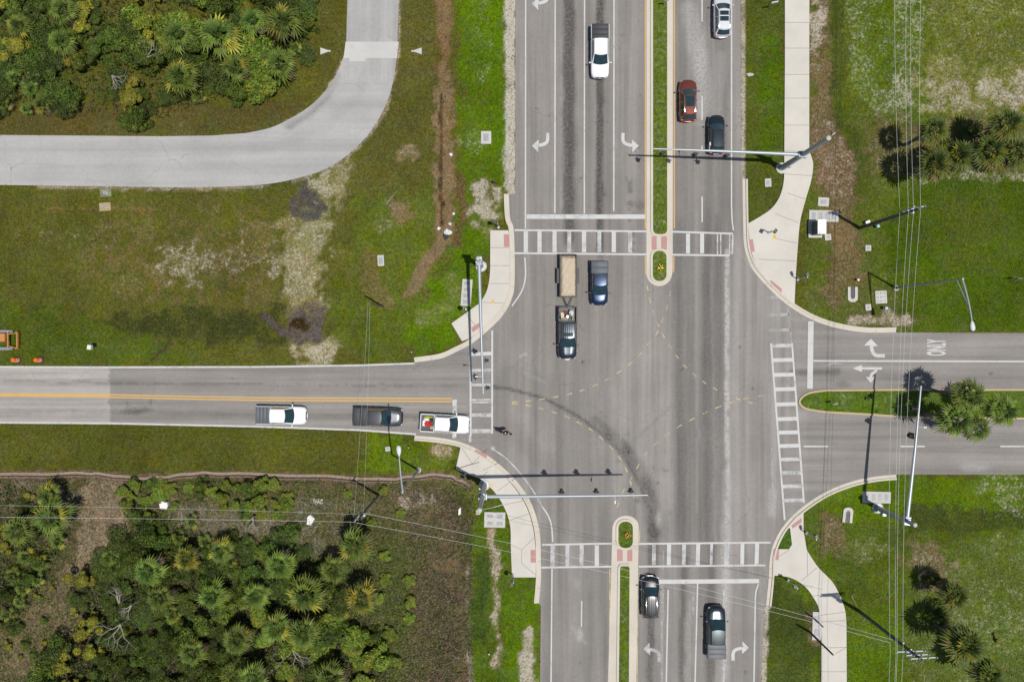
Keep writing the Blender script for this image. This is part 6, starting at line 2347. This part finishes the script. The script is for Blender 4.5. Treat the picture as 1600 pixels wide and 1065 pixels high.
# thickets: individual shrubs, scattered with room between them
TH1 = [(-70, -70), (487, -70), (483, 100), (445, 135), (418, 152), (300, 166), (262, 184), (205, 190), (180, 172), (140, 176), (110, 168), (-70, 172)]
TH2 = [(-70, 765), (30, 756), (55, 775), (110, 800), (112, 840), (85, 880), (60, 930), (18, 985), (-70, 1000)]
TH3 = [(128, 905), (155, 862), (200, 838), (212, 812), (290, 812), (330, 838), (400, 846), (440, 836), (500, 862), (535, 880), (545, 960), (590, 1000), (610, 1060), (610, 1130), (60, 1130), (66, 1050), (118, 965)]
TH4 = [(188, 758), (300, 752), (380, 750), (450, 760), (454, 800), (415, 815), (350, 800), (290, 790), (215, 815), (192, 800)]


def scatter(poly, n, dmin, seed):
    q = random.Random(seed)
    xs_, ys_ = [p[0] for p in poly], [p[1] for p in poly]
    out = []
    for _ in range(n * 60):
        x, y = q.uniform(min(xs_), max(xs_)), q.uniform(min(ys_), max(ys_))
        if inside(poly, np.array([x]), np.array([y]))[0] and all((x - a) ** 2 + (y - c) ** 2 > dmin ** 2 for a, c in out): out.append((x, y))
        if len(out) >= n: break
    return out


for poly, n, dm, seed, place, mixk in ((TH1, 100, 19, 1, 'upper left thicket', ('oak', 'mid', 'oak', 'mid', 'oak', 'yellow')), (TH2, 24, 18, 2, 'scrub at the left picture edge', ('mid', 'yellow', 'oak', 'mid')),
                                       (TH3, 120, 21, 3, 'large lower left scrub', ('oak', 'oak', 'oak', 'mid', 'oak')), (TH4, 32, 14, 4, 'bright bushes along the dirt track', ('bright', 'mid', 'bright', 'bright'))):
    for i, (cx, cy) in enumerate(scatter(poly, n, dm, seed)):
        k = random.choice(mixk)
        if place.startswith('upper') and ((215 < cx < 330 and cy < 50) or (cx > 350 and cy > 70)) and random.random() < .6: k = 'bright'
        if place.startswith('large') and cx > 400 and cy > 960 and random.random() < .6: k = 'bright'
        if place.startswith('large') and cx < 150 and random.random() < .6: k = 'yellow'
        rr = random.uniform(21, 37) if place.startswith('upper') else random.uniform(18, 33) if n > 90 else random.uniform(11, 19)
        hk = random.uniform(.55, 1.25)
        words = {'oak': 'dark fine leaved shrub', 'mid': 'mid green shrub', 'bright': 'fresh bright green shrub', 'yellow': 'low yellow green shrub'}[k]
        shrub(cx, cy, rr, k, words + ' in the ' + place, words + 's in the ' + place, hk)
for (cx, cy, r_, lb) in ((601, 868, 15, 'bright bush right of the fan palm nearest the scrub pole'), (600, 905, 14, 'bright bush above and right of the yellow skirted scrub palm'), (592, 935, 15, 'bright bush right of the yellow skirted scrub palm'), (640, 905, 13, 'bright bush against the brown brush, upper'), (642, 940, 15, 'bright bush against the brown brush, middle'), (640, 968, 12, 'bright bush against the brown brush, lower'),
                         (548, 1012, 24, 'bright leafy bush near the bottom of the scrub'), (570, 1035, 18, 'bright leafy bush at the bottom right scrub edge'), (240, 820, 16, 'bright bush on the right rim of the tan clearing'), (228, 835, 12, 'small bright bush on the right rim of the tan clearing'), (222, 795, 12, 'bright bush under the white leaning board'),
                         (600, 765, 12, 'bright bush at the foot of the scrub utility pole'), (543, 770, 13, 'bright bush left of the scrub utility pole'), (580, 815, 15, 'bright bush below the scrub utility pole'), (625, 800, 10, 'small bright bush between lamp and scrub pole'), (612, 990, 17, 'bright bush at the right rim of the scrub, upper of two'), (618, 1035, 18, 'bright bush at the right rim of the scrub, lower of two')):
    shrub(cx, cy, r_, 'bright', lb, 'bright bushes at the scrub edges', .7)
for (cx, cy) in scatter([(66, 905), (128, 892), (122, 955), (70, 1050), (10, 1060), (0, 1000), (40, 985)], 11, 17, 14):
    shrub(cx, cy, random.uniform(8, 14), random.choice(('yellow', 'yellow', 'mid')), 'straggly low bush in the gap left of the large scrub', 'straggly bushes left of the large scrub', .6)


def dead_tree(cx, cy, label, seed, L0=1.6, head=-1.8, z0=2.4):
    q = random.Random(seed)
    x, y = P(cx, cy, z0)
    root = empty('dead_limb', (x, y, 0), 0, label, 'dead tree')
    b = MB()
    b.tube([(0, 0, 0), (.08, .05, z0 * .5), (0, 0, z0)], [.10, .08, .06], 8)
    b.build('trunk', MAT_DEADW, root, True)

    def grow(mb, p, a, ln, r, dep):
        pts = [p]
        for i in range(3):
            a += q.uniform(-.25, .25)
            pts.append(pts[-1] + Vector((math.cos(a) * ln / 3, math.sin(a) * ln / 3, q.uniform(-.06, .12))))
        mb.tube(pts, [r, r * .85, r * .7, r * .5], 6)
        if dep > 0:
            for s_ in (-1, 1):
                grow(mb, pts[2 if s_ < 0 else 3], a + s_ * q.uniform(.3, .7), ln * .68, r * .58, dep - 1)
    b = MB()
    for k in range(3): grow(b, Vector((0, 0, z0)), head + (k - 1) * .55, L0, .065, 3)
    b.build('branches', MAT_DEADW, root, True)


dead_tree(188, 975, 'bleached bare tree limbs spreading in the dark scrub', 4, 1.5, -1.9, 2.6)
dead_tree(186, 942, 'smaller bleached limbs above the bare tree in the dark scrub', 5, .9, 1.7, 2.6)
dead_tree(205, 945, 'short bleached limb right of the bare tree in the scrub', 6, .7, 4.2, 2.6)
dead_tree(458, 1015, 'pale dead limbs hanging under the scrub palms', 8, 1.2, -1.5, 2.4)
dead_tree(395, 808, 'grey twiggy dead bush in the brush above the scrub', 9, .7, 4.6, 1.0)
dead_tree(175, 118, 'grey dead twigs inside the upper left thicket', 11, .9, -.8, 2.6)
dead_tree(230, 90, 'grey dead limb near the middle of the upper left thicket', 12, .9, .9, 2.8)
dead_tree(105, 787, 'bleached dead fronds right of the wide fan palm', 13, .8, .3, .6)

# ground litter and low growth that nobody could count: one stuff object for each kind
def tufts(name, n, area, size, cols, keep, seed, hgt=(.02, .10), wide=.25):
    r = np.random.default_rng(seed)
    X_, Y_ = r.uniform(area[0], area[2], n), r.uniform(area[1], area[3], n)
    k = keep(X_, Y_, r)
    X_, Y_ = X_[k], Y_[k]
    n = len(X_)
    gx_, gy_ = (X_ - 800) / S, (532.5 - Y_) / S
    a = r.uniform(0, 6.28, n)
    ln = size * r.uniform(.5, 1.5, n)
    h0, h1 = r.uniform(0, hgt[0], n), r.uniform(hgt[0], hgt[1], n)
    dx, dy = np.cos(a), np.sin(a)
    wq = ln * wide
    V = np.stack([np.stack([gx_ - dy * wq, gy_ + dx * wq, h0], 1), np.stack([gx_ + dy * wq, gy_ - dx * wq, h0], 1), np.stack([gx_ + dx * ln, gy_ + dy * ln, h1], 1)], 1).reshape(-1, 3)
    C = np.repeat(np.array(cols)[r.integers(0, len(cols), n)] * r.uniform(.6, 1.35, n)[:, None], 3, axis=0)
    me = np_mesh(name, V, np.arange(n * 3).reshape(-1, 3))
    np_attr(me, 'leafcol', np.concatenate([C, np.ones((len(C), 1))], 1))
    return tag(link_mesh(name, me, MAT_LEAF), kind='stuff')


WALKS = [ne, nw, sw, se]


def off_paving(X_, Y_):
    bad = inside(ROAD_OUT, X_, Y_) | inside(LANE_OUT, X_, Y_)
    for q in WALKS: bad |= inside(q, X_, Y_)
    bad |= (np.minimum.reduce([seg_dist(q, X_, Y_) for q in (NW_KERB, SW_KERB, NE_KERB, SE_KERB)]) < 10)
    return ~bad


t1 = tufts('grass', 230000, (-60, -60, 1660, 1125), .13, [(.085, .120, .014), (.105, .135, .018), (.066, .105, .012), (.15, .15, .045), (.095, .145, .013)],
           lambda X_, Y_, r: off_paving(X_, Y_) & ((X_ > 560) | (Y_ > 175)) & ((X_ > 740) | (Y_ < 745)) & (fbm(X_, Y_, 40, 77, 3) + r.uniform(-.2, .2, len(X_)) > .40), 5, (.02, .13), .22)
for p_, nm, n_ in ((TH1, 'undergrowth', 9000), (TH2 , 'undergrowth', 4000), (TH3, 'undergrowth', 12000)):
    xs_, ys_ = [a[0] for a in p_], [a[1] for a in p_]
    tufts(nm, n_, (min(xs_), min(ys_), max(xs_), max(ys_)), .24, [(.07, .10, .025), (.05, .07, .02), (.11, .13, .03), (.12, .10, .06)], lambda X_, Y_, r, p_=p_: inside(p_, X_, Y_), 6, (.35, .9), .30)
tufts('weeds', 42000, (-60, 746, 740, 1120), .26, [(.07, .10, .02), (.09, .125, .022), (.12, .15, .025), (.055, .08, .018), (.14, .14, .05)], lambda X_, Y_, r: (fbm(X_, Y_, 26, 17, 3) + .10 * ((X_ > 430) & (X_ < 650)) + .10 * ((X_ > 560) & (X_ < 645) & (Y_ > 840)) + .03 * (X_ > 645) + r.uniform(-.1, .1, len(X_)) > .50) & ~((X_ > 120) & (X_ < 195) & (Y_ < 880)) & (Y_ > 752), 18, (.08, .35), .22)
tufts('leaf_litter', 60000, (-60, 745, 740, 1120), .20, [(.17, .14, .10), (.13, .11, .08), (.22, .19, .14), (.09, .08, .055), (.08, .10, .03)], lambda X_, Y_, r: r.random(len(X_)) > .2, 8, (.03, .2), .16)
BR = [(618, 760), (700, 752), (735, 830), (738, 1120), (630, 1120), (650, 950), (645, 850)]
tufts('dry_brush', 17000, (610, 745, 745, 1120), .34, [(.17, .115, .07), (.12, .085, .05), (.21, .155, .10), (.08, .06, .04), (.24, .19, .13), (.08, .11, .03)], lambda X_, Y_, r: inside(BR, X_ + 14 * (fbm(X_, Y_, 30, 5, 2) - .5), Y_) & (fbm(X_, Y_, 18, 6, 3) + r.uniform(-.15, .15, len(X_)) > .49), 12, (.1, .45), .09)
BG = [(255, 790), (420, 785), (500, 770), (585, 790), (530, 870), (470, 870), (400, 845), (300, 845)]
tufts('dry_brush', 14000, (250, 760, 590, 880), .30, [(.21, .18, .14), (.16, .135, .10), (.28, .25, .20), (.11, .13, .04)], lambda X_, Y_, r: inside(BG, X_, Y_) & (fbm(X_, Y_, 18, 7, 3) > .45), 13, (.1, .4), .09)
